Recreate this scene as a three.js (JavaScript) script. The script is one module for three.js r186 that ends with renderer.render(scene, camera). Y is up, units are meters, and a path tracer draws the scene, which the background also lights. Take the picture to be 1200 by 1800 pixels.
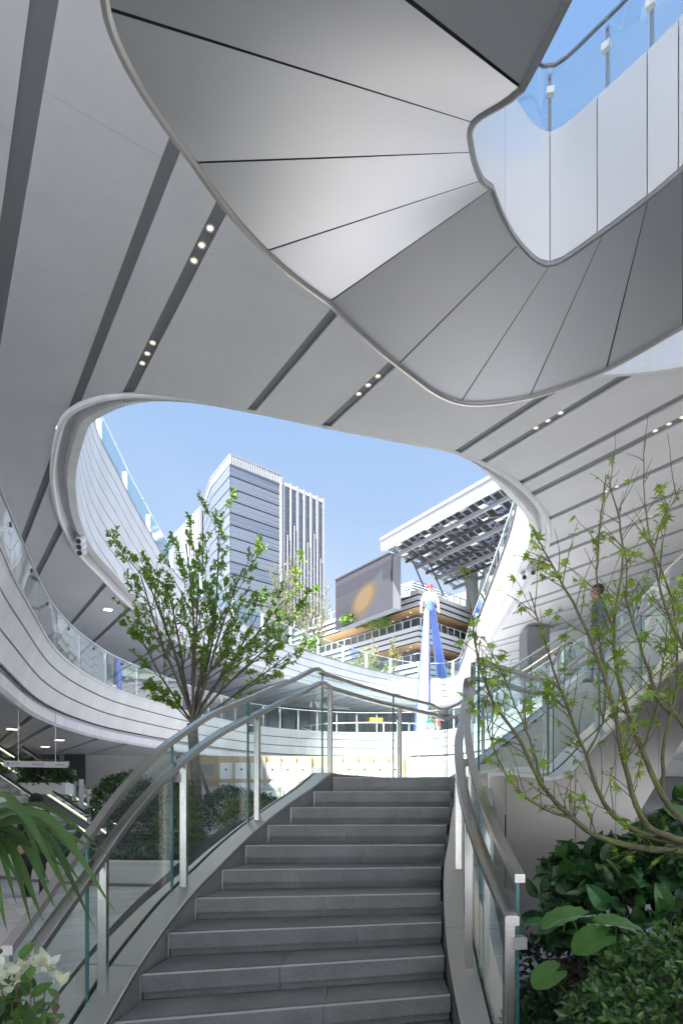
import * as THREE from 'three';
import { mergeGeometries, toCreasedNormals } from 'three/addons/utils/BufferGeometryUtils.js';
import { MarchingCubes } from 'three/addons/objects/MarchingCubes.js';
import { ImprovedNoise } from 'three/addons/math/ImprovedNoise.js';
import { RoundedBoxGeometry } from 'three/addons/geometries/RoundedBoxGeometry.js';
import { FontLoader } from 'three/addons/loaders/FontLoader.js';
import { TextGeometry } from 'three/addons/geometries/TextGeometry.js';

const lerp = (a, b, t) => a + (b - a) * t, clamp = (x, a, b) => Math.min(b, Math.max(a, x));
// ---------------------------------------------------------------- camera, sky, sun, exposure
const scene = new THREE.Scene();
const EYE = 1.575, F = 1100, HOR = 1405;           // eye height; focal length and horizon in pixels of the 1200 x 1800 frame
const camera = new THREE.PerspectiveCamera(2 * Math.atan(HOR / F) * 180 / Math.PI, 1200 / (2 * HOR), 0.05, 3000);
camera.position.set(0, EYE, 0);
camera.setViewOffset(1200, 2 * HOR, 0, 0, 1200, 1800);   // level camera with a raised lens, verticals stay vertical
scene.add(camera);
const EXPOSURE = 5.7;
{ // clear sky with faint high wisps, pale at the horizon
  const nz = new ImprovedNoise(), wisp = (x, y) => { const ang = x * 6.2832, q = (f, z) => nz.noise(Math.cos(ang) * f, y * f * 5, Math.sin(ang) * f + z); const v = q(2.2, 3) * .6 + q(5, 9) * .3 + q(11, 4) * .15; return Math.pow(clamp(v * 1.5 - .05, 0, 1), 1.6) * .42; };
  const w = 1024, h = 512, a = new Float32Array(w * h * 4);
  for (let j = 0; j < h; j++) {
    const el = Math.max(0, Math.sin(((j + 0.5) / h - 0.5) * Math.PI));
    const e = Math.asin(el) * 180 / Math.PI, stops = [[0, 1.15, 1.2, 1.25], [10, .82, .93, 1.1], [24, .46, .65, .96], [40, .34, .55, .93], [55, .25, .46, .88], [90, .2, .41, .84]];
    let s = 0; while (s < 4 && e > stops[s + 1][0]) s++;
    const f = clamp((e - stops[s][0]) / (stops[s + 1][0] - stops[s][0]), 0, 1), c = [1, 2, 3].map(k => lerp(stops[s][k], stops[s + 1][k], f));
    for (let i = 0; i < w; i++) { const k = (j * w + i) * 4; for (let n = 0; n < 3; n++) a[k + n] = (c[n] + wisp(i / w, j / h) * [.5, .36, .12][n]) / EXPOSURE; a[k + 3] = 1; }
  }
  const sky = new THREE.DataTexture(a, w, h, THREE.RGBAFormat, THREE.FloatType);
  sky.mapping = THREE.EquirectangularReflectionMapping; sky.magFilter = THREE.LinearFilter; sky.needsUpdate = true;
  scene.background = sky; scene.environment = sky;
}
const SUN = new THREE.Vector3(-0.34, 0.80, 0.50).normalize();
const sun = new THREE.DirectionalLight(new THREE.Color(1.0, 0.985, 0.96), 4.2);
sun.position.copy(SUN).multiplyScalar(120).add(new THREE.Vector3(0, 0, -30)); sun.target.position.set(0, 0, -30);
sun.castShadow = true; sun.shadow.mapSize.set(4096, 4096); sun.shadow.radius = 1.5;
Object.assign(sun.shadow.camera, { left: -70, right: 70, top: 90, bottom: -60, near: 1, far: 400 });
scene.add(sun, sun.target);
const renderer = new THREE.WebGLRenderer({ antialias: true });
renderer.setSize(1200, 1800);
renderer.toneMapping = THREE.LinearToneMapping;
renderer.toneMappingExposure = EXPOSURE;
renderer.shadowMap.enabled = true;

// ---------------------------------------------------------------- helpers
let seed = 12345;
const rnd = () => { seed |= 0; seed = seed + 0x6D2B79F5 | 0; let t = Math.imul(seed ^ seed >>> 15, 1 | seed); t = t + Math.imul(t ^ t >>> 7, 61 | t) ^ t; return ((t ^ t >>> 14) >>> 0) / 4294967296; };
const rr = (a, b) => a + (b - a) * rnd();
const smooth = (a, b, x) => { const t = clamp((x - a) / (b - a), 0, 1); return t * t * (3 - 2 * t); };
const V = (x, y, d) => new THREE.Vector3(x, y, -d);                       // d = metres in front of the camera
const at = (u, v, d) => V((u - 600) / F * d, EYE + (HOR - v) / F * d, d);  // measured point of the photograph at a known distance
const onY = (u, v, y) => at(u, v, (y - EYE) * F / (HOR - v));              // the same on a known height
const lin = (r, g, b) => new THREE.Color().setRGB(r, g, b);
const taken = {};
const numbered = n => { const k = taken[n] = (taken[n] ?? -1) + 1; return k ? `${n}_${String(k).padStart(3, '0')}` : n; };
function put(o, parent) { o.castShadow = o.receiveShadow = true; (parent || scene).add(o); return o; }
function mesh(name, geo, mat, parent) { const m = new THREE.Mesh(geo, mat); m.name = parent ? name : numbered(name); return put(m, parent); }
function tag(o, label, category, group, kind) { if (label) o.userData.label = label; if (category) o.userData.category = category; if (group) o.userData.group = group; if (kind) o.userData.kind = kind; return o; }
function thing(name, label, category, group, pos) { const o = new THREE.Group(); o.name = numbered(name); if (pos) o.position.copy(pos); scene.add(o); return tag(o, label, category, group); }
function struct(name, label, category, geo, mat) { const o = geo ? mesh(name, geo, mat) : thing(name); o.userData.kind = 'structure'; return tag(o, label, category); }

class Geo {                                            // collects faces; uv in metres
  constructor() { this.p = []; this.t = []; this.c = null; }
  tri(a, b, c, ua, ub, uc) { this.p.push(a.x, a.y, a.z, b.x, b.y, b.z, c.x, c.y, c.z); this.t.push(...(ua || [0, 0]), ...(ub || [1, 0]), ...(uc || [1, 1])); return this; }
  quad(a, b, c, d, uv) {
    const w = a.distanceTo(b), h = a.distanceTo(d); uv = uv || [[0, 0], [w, 0], [w, h], [0, h]];
    this.tri(a, b, c, uv[0], uv[1], uv[2]); return this.tri(a, c, d, uv[0], uv[2], uv[3]);
  }
  box(cx, cy, cz, sx, sy, sz, ry = 0) {
    const g = new THREE.BoxGeometry(sx, sy, sz); g.rotateY(ry); g.translate(cx, cy, cz); return this.add(g);
  }
  bar(a, b, w, h) {                                    // a square bar between two points
    const d = b.clone().sub(a), l = d.length(); if (l < 1e-5) return this; d.normalize();
    const up = Math.abs(d.y) > 0.95 ? new THREE.Vector3(1, 0, 0) : new THREE.Vector3(0, 1, 0), s = new THREE.Vector3().crossVectors(d, up).normalize(), n = new THREE.Vector3().crossVectors(s, d);
    const q = (o, i, j) => o.clone().addScaledVector(s, i * w / 2).addScaledVector(n, j * (h ?? w) / 2);
    const r = [[-1, -1], [1, -1], [1, 1], [-1, 1]];
    for (let k = 0; k < 4; k++) { const [i, j] = r[k], [m, o] = r[(k + 1) % 4]; this.quad(q(a, i, j), q(a, m, o), q(b, m, o), q(b, i, j)); }
    this.quad(q(a, -1, 1), q(a, 1, 1), q(a, 1, -1), q(a, -1, -1)); return this.quad(q(b, -1, -1), q(b, 1, -1), q(b, 1, 1), q(b, -1, 1));
  }
  tube(pts, rad, n = 6, cap = false) {
    const fr = []; let prev = null;
    for (let i = 0; i < pts.length; i++) {
      const d = pts[Math.min(i + 1, pts.length - 1)].clone().sub(pts[Math.max(i - 1, 0)]).normalize();
      let s = prev ? prev.clone().addScaledVector(d, -prev.dot(d)) : new THREE.Vector3().crossVectors(d, Math.abs(d.y) > 0.9 ? new THREE.Vector3(1, 0, 0) : new THREE.Vector3(0, 1, 0));
      s.normalize(); prev = s; const t = new THREE.Vector3().crossVectors(d, s), r = typeof rad === 'function' ? rad(i / (pts.length - 1)) : Array.isArray(rad) ? rad[i] : rad, ring = [];
      for (let k = 0; k < n; k++) { const a = k / n * Math.PI * 2; ring.push(pts[i].clone().addScaledVector(s, Math.cos(a) * r).addScaledVector(t, Math.sin(a) * r)); }
      fr.push(ring);
    }
    let L = 0;
    for (let i = 0; i + 1 < fr.length; i++) {
      const l = pts[i].distanceTo(pts[i + 1]);
      for (let k = 0; k < n; k++) { const m = (k + 1) % n; this.quad(fr[i][k], fr[i][m], fr[i + 1][m], fr[i + 1][k], [[k / n * .3, L], [(k + 1) / n * .3, L], [(k + 1) / n * .3, L + l], [k / n * .3, L + l]]); }
      L += l;
    }
    if (cap) for (const [r, f] of [[fr[0], 1], [fr[fr.length - 1], 0]]) for (let k = 1; k + 1 < n; k++) f ? this.tri(r[0], r[k + 1], r[k]) : this.tri(r[0], r[k], r[k + 1]);
    return this;
  }
  add(g) {
    g = g.index ? g.toNonIndexed() : g; const p = g.attributes.position.array, t = g.attributes.uv?.array;
    for (let i = 0; i < p.length; i++) this.p.push(p[i]);
    for (let i = 0; i < p.length / 3 * 2; i++) this.t.push(t ? t[i] : 0); return this;
  }
  get empty() { return !this.p.length; }
  build(crease = 0.5) {
    let g = new THREE.BufferGeometry();
    g.setAttribute('position', new THREE.Float32BufferAttribute(this.p, 3)); g.setAttribute('uv', new THREE.Float32BufferAttribute(this.t, 2));
    if (this.c) g.setAttribute('color', new THREE.Float32BufferAttribute(this.c, 3));
    return crease > 0 ? toCreasedNormals(g, crease) : (g.computeVertexNormals(), g);
  }
}
class Path {                                           // a polyline with arc length; side() points to the right of travel when seen from above
  constructor(pts, closed = false) {
    this.pts = closed ? [...pts, pts[0].clone()] : pts; this.closed = closed; this.s = [0];
    for (let i = 1; i < this.pts.length; i++) this.s.push(this.s[i - 1] + this.pts[i].distanceTo(this.pts[i - 1]));
    this.length = this.s[this.s.length - 1];
  }
  static curve(ctrl, n, closed = false, tension = 0.5) {
    const c = new THREE.CatmullRomCurve3(ctrl, closed, 'centripetal', tension); const p = c.getPoints(n); if (closed) p.pop(); return new Path(p, closed);
  }
  at(s) {
    const L = this.length; if (this.closed) s = ((s % L) + L) % L; s = clamp(s, 0, L);
    let lo = 0, hi = this.s.length - 1; while (hi - lo > 1) { const m = (lo + hi) >> 1; this.s[m] <= s ? lo = m : hi = m; }
    const f = (s - this.s[lo]) / Math.max(1e-9, this.s[hi] - this.s[lo]); return this.pts[lo].clone().lerp(this.pts[hi], f);
  }
  dir(s) { const e = 0.06; const d = this.at(this.closed ? s + e : Math.min(s + e, this.length)).sub(this.at(this.closed ? s - e : Math.max(s - e, 0))); return d.normalize(); }
  side(s) { const d = this.dir(s); return new THREE.Vector3(-d.z, 0, d.x).normalize(); }
  // sweep a profile [[o, y], ...] (o towards side(), y above the path) from s0 to s1
  sweep(s0, s1, step, profile, { loop = true, caps = true, geo = new Geo() } = {}) {
    const n = Math.max(1, Math.ceil((s1 - s0) / step)), rows = [];
    for (let i = 0; i <= n; i++) { const s = s0 + (s1 - s0) * i / n, p = this.at(s), q = this.side(s); rows.push((typeof profile === 'function' ? profile(s) : profile).map(([o, y]) => p.clone().addScaledVector(q, o).add(new THREE.Vector3(0, y, 0)))); }
    let L = 0; const m = rows[0].length;
    for (let i = 0; i < n; i++) {
      const l = (s1 - s0) / n; let W = 0;
      for (let k = 0; k < (loop ? m : m - 1); k++) { const k2 = (k + 1) % m, w = rows[i][k].distanceTo(rows[i][k2]); geo.quad(rows[i][k], rows[i + 1][k], rows[i + 1][k2], rows[i][k2], [[s0 + L, W], [s0 + L + l, W], [s0 + L + l, W + w], [s0 + L, W + w]]); W += w; }
      L += l;
    }
    if (loop && caps) { const a = rows[0], b = rows[n]; for (let k = 1; k + 1 < m; k++) { geo.tri(a[0], a[k], a[k + 1]); geo.tri(b[0], b[k + 1], b[k]); } }
    return geo;
  }
  poly(profile, o) { const geo = new Geo(); for (let i = 0; i + 1 < this.s.length; i++) this.sweep(this.s[i], this.s[i + 1], 1e6, profile, { ...o, geo }); return geo; }   // along straight legs, corners kept
  offset(o, dy = 0, n = 200) { const p = []; const k = this.closed ? n : n; for (let i = 0; i < (this.closed ? n : n + 1); i++) { const s = this.length * i / n; p.push(this.at(s).addScaledVector(this.side(s), o).add(new THREE.Vector3(0, dy, 0))); } return new Path(p, this.closed); }
}
const rect = (o0, o1, y0, y1) => [[o0, y0], [o1, y0], [o1, y1], [o0, y1]];
function prism(pts, y0, y1, g = new Geo()) {          // pts: [x, d] outline
  const sh = pts.map(([x, d]) => new THREE.Vector2(x, -d)), tri = THREE.ShapeUtils.triangulateShape(sh, []), p = (i, y) => new THREE.Vector3(sh[i].x, y, sh[i].y), uv = i => [sh[i].x, sh[i].y];
  for (const [a, b, c] of tri) { g.tri(p(a, y1), p(b, y1), p(c, y1), uv(a), uv(b), uv(c)); g.tri(p(a, y0), p(c, y0), p(b, y0), uv(a), uv(c), uv(b)); }
  for (let i = 0; i < sh.length; i++) { const j = (i + 1) % sh.length; g.quad(p(i, y0), p(j, y0), p(j, y1), p(i, y1)); }
  return g;
}
const boxG = (sx, sy, sz, x = 0, y = 0, z = 0, ry = 0) => { const g = new THREE.BoxGeometry(sx, sy, sz); g.rotateY(ry); g.translate(x, y, z); return g; };

// ---------------------------------------------------------------- procedural textures and materials
const noiseGen = new ImprovedNoise();
const fbm = (x, y, z, o = 4) => { let s = 0, a = 0.5; for (let i = 0; i < o; i++) { s += a * noiseGen.noise(x, y, z + i * 7.3); x *= 2.03; y *= 2.03; a *= 0.5; } return s; };
const wrapN = (x, y, f, z, o = 4) => { // tileable in the unit square
  const b = smooth(0.75, 1, x), c = smooth(0.75, 1, y); const n = (p, q) => fbm(p * f, q * f, z, o);
  return lerp(lerp(n(x, y), n(x - 1, y), b), lerp(n(x, y - 1), n(x - 1, y - 1), b), c);
};
function texture(size, repeatM, fn, srgb = false, h = size) {
  const a = new Uint8Array(size * h * 4);
  for (let j = 0; j < h; j++) for (let i = 0; i < size; i++) { const c = fn(i / size, j / h), k = (j * size + i) * 4; if (Array.isArray(c)) { a[k] = clamp(c[0], 0, 1) * 255; a[k + 1] = clamp(c[1], 0, 1) * 255; a[k + 2] = clamp(c[2], 0, 1) * 255; } else a[k] = a[k + 1] = a[k + 2] = clamp(c, 0, 1) * 255; a[k + 3] = 255; }
  const t = new THREE.DataTexture(a, size, h); t.wrapS = t.wrapT = THREE.RepeatWrapping; t.magFilter = THREE.LinearFilter; t.minFilter = THREE.LinearMipmapLinearFilter; t.generateMipmaps = true;
  if (srgb) t.colorSpace = THREE.SRGBColorSpace; t.repeat.set(1 / repeatM, 1 / (Array.isArray(repeatM) ? repeatM[1] : repeatM)); if (Array.isArray(repeatM)) t.repeat.set(1 / repeatM[0], 1 / repeatM[1]); t.needsUpdate = true; return t;
}
const sr = x => x <= 0.0031308 ? 12.92 * x : 1.055 * Math.pow(x, 1 / 2.4) - 0.055;
const tint = (c, m) => c.map(x => sr(clamp(x * m, 0, 1)));
const std = o => new THREE.MeshStandardMaterial({ side: THREE.DoubleSide, ...o });
const phys = o => new THREE.MeshPhysicalMaterial({ side: THREE.DoubleSide, ...o });
const streak = texture(512, [0.9, 0.9], (x, y) => 0.5 + 0.5 * noiseGen.noise(x * 3, y * 190, 3.3) * smooth(0, .06, x) * smooth(1, .94, x));
const streakUp = texture(512, [0.9, 1.7], (x, y) => 0.5 + 0.5 * noiseGen.noise(x * 190, y * 2, 7.3) * smooth(0, .06, y) * smooth(1, .94, y));
const smudge = texture(256, 3.1, (x, y) => 0.5 + 0.9 * wrapN(x, y, 5, 8.1, 5));
const panelCol = texture(256, 4.3, (x, y) => { const m = 1 + 0.14 * wrapN(x, y, 4, 2.2, 4) + 0.07 * wrapN(x, y, 30, 5.2, 2); return tint([0.80, 0.795, 0.80], m); }, true);
const ceilCol = texture(256, 5.7, (x, y) => { const m = 1 + 0.12 * wrapN(x, y, 4, 12.2, 5) + 0.05 * wrapN(x, y, 40, 5.2, 2); return tint([0.74, 0.735, 0.745], m); }, true);
const stoneCol = texture(512, 1.3, (x, y) => { const m = 1 + 0.5 * wrapN(x, y, 5, 21.2, 5) + 0.5 * (rnd() - .5) * .6 + 0.25 * wrapN(x, y, 60, 3, 2); return tint([0.19, 0.187, 0.186], m); }, true);
const paveCol = texture(512, 1.7, (x, y) => { const m = 1 + 0.35 * wrapN(x, y, 6, 41.2, 5) + 0.22 * (rnd() - .5); return tint([0.455, 0.47, 0.495], m); }, true);
const plasterCol = texture(256, 2.2, (x, y) => tint([0.62, 0.60, 0.57], 1 + 0.2 * wrapN(x, y, 5, 51, 5)), true);
const woodCol = texture(256, [0.8, 2.4], (x, y) => { const g = fbm(x * 14, y * 2, 3.1, 4); return tint([0.56, 0.40, 0.24], 1 + 0.5 * g); }, true);
const plankCol = texture(256, [2.4, .4], (x, y) => { const g = fbm(x * 2, y * 16, 6.1, 4); return tint([0.30, 0.265, 0.235], 1 + 0.6 * g); }, true);
const barkCol = texture(256, [.5, .9], (x, y) => { const g = wrapN(x, y, 10, 3.1, 4); return tint([0.16, 0.145, 0.115], 1 + 1.1 * g); }, true);
const mossCol = texture(256, [.4, .7], (x, y) => { const g = wrapN(x, y, 9, 3.7, 4), h = smooth(-.15, .25, wrapN(x, y, 4, 9.7, 3)); return [0, 1, 2].map(k => sr(clamp(lerp([0.14, 0.125, 0.075][k], [0.17, 0.19, 0.05][k], h) * (1 + .9 * g), 0, 1))); }, true);
const grain = texture(256, .35, () => rnd());
const M = {
  panel: std({ color: 0xffffff, map: panelCol, roughness: 0.42, roughnessMap: null }),
  ceiling: std({ color: 0xffffff, map: ceilCol, roughness: 0.55 }),
  groove: std({ color: lin(0.27, 0.27, 0.285), roughness: 0.6 }),
  gapDark: std({ color: lin(0.05, 0.05, 0.055), roughness: 0.8 }),
  lip: std({ color: 0xffffff, map: panelCol, roughness: 0.5 }),
  steel: std({ color: lin(0.58, 0.555, 0.515), metalness: 1, roughness: 0.24, bumpMap: streak, bumpScale: 0.0003 }),
  steelPlate: std({ color: lin(0.63, 0.60, 0.56), metalness: 1, roughness: 0.42, bumpMap: streak, bumpScale: 0.0003 }),
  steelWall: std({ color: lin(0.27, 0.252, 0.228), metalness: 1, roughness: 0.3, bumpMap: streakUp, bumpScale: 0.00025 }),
  satin: std({ color: lin(0.63, 0.64, 0.67), metalness: 0.9, roughness: 0.44, bumpMap: smudge, bumpScale: 0.001 }),
  satinWhite: std({ color: lin(0.83, 0.835, 0.84), metalness: 0.55, roughness: 0.38 }),
  trim: std({ color: lin(0.34, 0.335, 0.33), metalness: 0.6, roughness: 0.4 }),
  stone: std({ map: stoneCol, roughness: 0.36, bumpMap: grain, bumpScale: 0.0005 }),
  stoneB: std({ map: stoneCol, color: lin(.84, .84, .85), roughness: 0.32, bumpMap: grain, bumpScale: 0.0005 }),
  stoneC: std({ map: stoneCol, color: lin(1, .985, .96), roughness: 0.42, bumpMap: grain, bumpScale: 0.0005 }),
  stoneEdge: std({ color: lin(0.42, 0.415, 0.41), roughness: 0.55 }),
  skirt: std({ color: lin(0.06, 0.06, 0.062), roughness: 0.55 }),
  pave: std({ map: paveCol, roughness: 0.7 }),
  paveB: std({ map: paveCol, color: lin(0.86, 0.87, 0.9), roughness: 0.72 }),
  paveC: std({ map: paveCol, color: lin(0.93, 0.9, 0.88), roughness: 0.66 }),
  joint: std({ color: lin(0.2, 0.2, 0.2), roughness: 0.9 }),
  glass: phys({ color: lin(0.945, 0.975, 0.968), transmission: 1, thickness: 0, roughness: 0.0, ior: 1.5 }),
  glassTint: phys({ color: lin(0.87, 0.945, 0.94), transmission: 1, thickness: 0, roughness: 0.0, ior: 1.5 }),
  glassStair: phys({ color: lin(0.90, 0.958, 0.95), transmission: 1, thickness: 0, roughness: 0.0, ior: 1.52 }),
  glassEdge: std({ color: lin(0.05, 0.19, 0.18), roughness: 0.15 }),
  windowGlass: std({ color: lin(0.20, 0.25, 0.35), metalness: 0.55, roughness: 0.08 }),
  shopGlass: std({ color: lin(0.11, 0.12, 0.135), metalness: 0.0, roughness: 0.06 }),
  white: std({ color: lin(0.8, 0.8, 0.8), roughness: 0.5 }),
  whiteSteel: std({ color: lin(0.74, 0.75, 0.76), roughness: 0.35, metalness: 0.1 }),
  darkMetal: std({ color: lin(0.06, 0.062, 0.068), roughness: 0.5, metalness: 0.3 }),
  midGrey: std({ color: lin(0.23, 0.235, 0.25), roughness: 0.6 }),
  plaster: std({ map: plasterCol, roughness: 0.85 }),
  wood: std({ map: woodCol, roughness: 0.6 }),
  plank: std({ map: plankCol, roughness: 0.7 }),
  bark: std({ map: barkCol, roughness: 0.9, bumpMap: barkCol, bumpScale: 0.006 }),
  moss: std({ map: mossCol, roughness: 0.9, bumpMap: mossCol, bumpScale: 0.003 }),
  twig: std({ color: lin(0.17, 0.13, 0.08), roughness: 0.9 }),
  soil: std({ color: lin(0.045, 0.035, 0.026), roughness: 1 }),
  lampOn: std({ color: lin(0.9, 0.85, 0.7), emissive: lin(1, 0.72, 0.36), emissiveIntensity: 0.42 }),
  stripOn: std({ color: lin(0.9, 0.88, 0.8), emissive: lin(1, 0.88, 0.66), emissiveIntensity: 0.4 }),
};
const leafMat = (o = {}) => phys({ color: 0xffffff, vertexColors: true, roughness: 0.5, transmission: 0.0, ...o });
M.leaf = leafMat({ transmission: 0.45, roughness: 0.75 });
M.leafGloss = leafMat({ roughness: 0.3 });
// ---------------------------------------------------------------- levels and the outlines of the openings
const CEIL = 9.0, L2TOP = 5.5, L2SOF = 3.75;
const ring1Ctrl = [[-4.08, 11.5, 11.4], [-4.79, 11.7, 12.4], [-5.34, 12.1, 12.9], [-5.78, 12.76, 12.9], [-6.56, 14.2, 12.9], [-7.03, 15.35, 12.85], [-7.45, 16.6, 12.75], [-7.9, 18.65, 12.6], [-8.0, 20.7, 12.4], [-8.1, 23.7, 12.1], [-7.8, 28.7, 11.5], [-6.06, 33.3, 11.05], [-3.45, 38, 10.8], [-1.48, 40.8, 10.75], [2.06, 45.4, 10.8], [5.3, 48.3, 10.85], [8.0, 48.6, 10.85], [8.9, 46.5, 10.75], [8.4, 41, 10.5], [7.6, 34.5, 10.4], [7.04, 28.7, 10.45], [6.65, 23.7, 10.85], [6.44, 21.4, 11.1], [6.2, 19.8, 11.3], [5.98, 18.07, 11.45], [5.74, 17.3, 11.5], [5.37, 16.4, 11.5], [4.64, 15.3, 11.2], [4.04, 14.6, 10.6], [3.3, 13.96, 10.0], [2.44, 13.43, 9.7], [1.06, 12.96, 9.6], [-0.34, 12.5, 9.6], [-1.75, 12.0, 9.7], [-3.16, 11.6, 10.4]];
function ringPath(ctrl, y, n) {
  const p = Path.curve(ctrl.map(([x, d, t]) => V(x, t ?? y, d)), n, true); const tops = p.pts.map(q => q.y);
  const flat = new Path(p.pts.slice(0, -1).map(q => new THREE.Vector3(q.x, y, q.z)), true);
  flat.top = s => { const L = flat.length; s = ((s % L) + L) % L; let lo = 0, hi = flat.s.length - 1; while (hi - lo > 1) { const m = (lo + hi) >> 1; flat.s[m] <= s ? lo = m : hi = m; } return lerp(tops[lo], tops[hi] ?? tops[0], (s - flat.s[lo]) / (flat.s[hi] - flat.s[lo])); };
  return flat;
}
const ring1 = ringPath(ring1Ctrl, CEIL, 360);
const hole2 = ringPath(Array.from({ length: 24 }, (_, i) => [4.5 - 4.4 * Math.cos(i / 24 * 2 * Math.PI), 6.5 + 4.4 * Math.sin(i / 24 * 2 * Math.PI), 10.6]), CEIL, 160);
const ring2Ctrl = [[-3.6, 2.0], [-4.3, 6.5], [-5.18, 9.5], [-5.65, 10.77], [-6.19, 12.4], [-7.33, 16], [-7.75, 18.06], [-7.95, 20.1], [-7.95, 22.25], [-7.54, 24.6], [-6.8, 27.6], [-5.7, 30.9], [-3.9, 34.2], [-0.76, 36.3], [3.2, 36.7], [5.8, 35.4], [7.1, 31.5], [7.45, 25], [7.5, 20], [7.5, 16], [7.0, 13], [7.2, 10], [7.8, 5], [7.4, -2], [4.5, -6.5], [0, -7.5], [-3.2, -4.5]];
const ring2 = ringPath(ring2Ctrl, L2TOP, 360);

const sNear = (path, x, d) => { let b = 0, m = 1e9; path.pts.forEach((p, i) => { const q = Math.hypot(p.x - x, -p.z - d); if (q < m) { m = q; b = path.s[i]; } }); return b; };
// ---------------------------------------------------------------- ground
{
  const ground = struct('ground', 'pale grey stone plaza paving at the foot of the stairs', 'paving', new Geo().quad(V(-1200, 0, -1200), V(1200, 0, -1200), V(1200, 0, 1200), V(-1200, 0, 1200)).build(0), M.joint);
  const mats = [M.pave, M.paveB, M.paveC], g = boxG(0.594, 0.014, 0.594), g2 = boxG(1.194, 0.014, 0.594); let n = 0;
  const rest = [];
  for (let j = 0; j < 46; j++) for (let i = 0; i < 40; i++) {
    const a = 0.59, lx = (i - 20) * 1.2 + (j % 2) * 0.6, ld = (j - 8) * 0.6, x = lx * Math.cos(a) - ld * Math.sin(a) - 2, d = lx * Math.sin(a) + ld * Math.cos(a) + 6;
    if (d < -1 || d > 22 || x < -14 || x > 8) continue;
    const view = x / d > -0.62 && x < -1.3 && d > 2.4 && d < 13;
    if (view && n < 300) { n++; const m = mesh('paving_slab', g2, mats[Math.floor(rnd() * 3)], ground); m.position.set(x, 0.007 + rnd() * .0015, -d); m.rotation.y = a; }
    else rest.push(boxG(1.194, 0.014, 0.594, x, 0.007, -d, a));
  }
  const o = mesh('paving_field', mergeGeometries(rest), M.pave, ground); o.userData.kind = 'stuff';
  mesh('near_paving', new Geo().quad(V(-120, 0.005, -120), V(120, 0.005, -120), V(120, 0.005, -1.2), V(-120, 0.005, -1.2)).build(0), M.pave, ground);
  mesh('far_paving', new Geo().quad(V(-300, 0.005, 22), V(300, 0.005, 22), V(300, 0.005, 400), V(-300, 0.005, 400)).build(0), M.pave, ground);
}

// ---------------------------------------------------------------- striped soffits: strips run 34 degrees left of the view axis
const EC = [0.832, 0.555], ET = [-0.555, 0.832];
const ct = (c, t, y) => V(EC[0] * c + ET[0] * t, y, EC[1] * c + ET[1] * t);
function holeSpan(path, c) {                           // where the line c = const crosses an outline
  const r = []; for (let i = 0; i + 1 < path.pts.length; i++) { const a = path.pts[i], b = path.pts[i + 1], ca = a.x * EC[0] - a.z * EC[1], cb = b.x * EC[0] - b.z * EC[1]; if ((ca - c) * (cb - c) < 0) { const f = (c - ca) / (cb - ca), x = lerp(a.x, b.x, f), d = -lerp(a.z, b.z, f); r.push(x * ET[0] + d * ET[1]); } }
  return r.length ? [Math.min(...r), Math.max(...r)] : null;
}
function strip(c1, c2, y, t0, t1, holes, sideH, joint = 0, phase = 0) {      // flat strip minus the holes: one geometry for each remaining piece
  const n = Math.max(2, Math.ceil((c2 - c1) / 0.1)), cs = Array.from({ length: n + 1 }, (_, i) => lerp(c1, c2, i / n));
  const spans = holes.map(h => { const raw = cs.map(c => holeSpan(h, c)); return raw.map((s, i) => s || (raw[i - 1] && [0, 1].map(() => (raw[i - 1][0] + raw[i - 1][1]) / 2)) || (raw[i + 1] && [0, 1].map(() => (raw[i + 1][0] + raw[i + 1][1]) / 2)) || null); });
  const pieces = [], used = spans.filter(s => s.some(Boolean)).map(s => { const f = s.find(Boolean), m = (f[0] + f[1]) / 2; return s.map(q => q || [m, m]); });
  const bounds = [cs.map(c => typeof t0 === 'function' ? t0(c) : t0), ...used.flatMap(s => [s.map(q => q[0]), s.map(q => q[1])]), cs.map(() => t1)];
  for (let k = 0; k < bounds.length; k += 2) {
    const A0 = bounds[k], B0 = bounds[k + 1], lo = Math.min(...A0), hi = Math.max(...B0), T = joint || hi - lo + 1, first = joint ? Math.floor((lo - phase) / T) : 0;
    for (let T0 = joint ? first * T + phase : lo - .5; T0 < hi; T0 += T) {
      const g = new Geo(), a = A0.map(x => Math.max(x, T0 + (joint ? .002 : 0))), b = B0.map((x, i) => Math.max(a[i], Math.min(x, T0 + T - (joint ? .002 : 0)))); let any = false;
      for (let i = 0; i < n; i++) {
        if (B0[i] < A0[i] - 1e-6 || B0[i + 1] < A0[i + 1] - 1e-6 || Math.max(b[i] - a[i], b[i + 1] - a[i + 1]) < 1e-4) continue; any = true;
        const A = ct(cs[i], a[i], y), B = ct(cs[i + 1], a[i + 1], y), C = ct(cs[i + 1], b[i + 1], y), D = ct(cs[i], b[i], y), uv = p => [p.x, p.z]; g.quad(A, D, C, B, [uv(A), uv(D), uv(C), uv(B)]);
      }
      if (sideH) for (const i of [0, n]) if (b[i] > a[i] + 1e-4) g.quad(ct(cs[i], a[i], y), ct(cs[i], b[i], y), ct(cs[i], b[i], y + sideH), ct(cs[i], a[i], y + sideH));
      if (any) pieces.push(g.build(0.3));
    }
  }
  return pieces;
}
const fromD = d0 => c => (d0 - EC[1] * c) / EC[0];        // strips begin at distance d0
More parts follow.
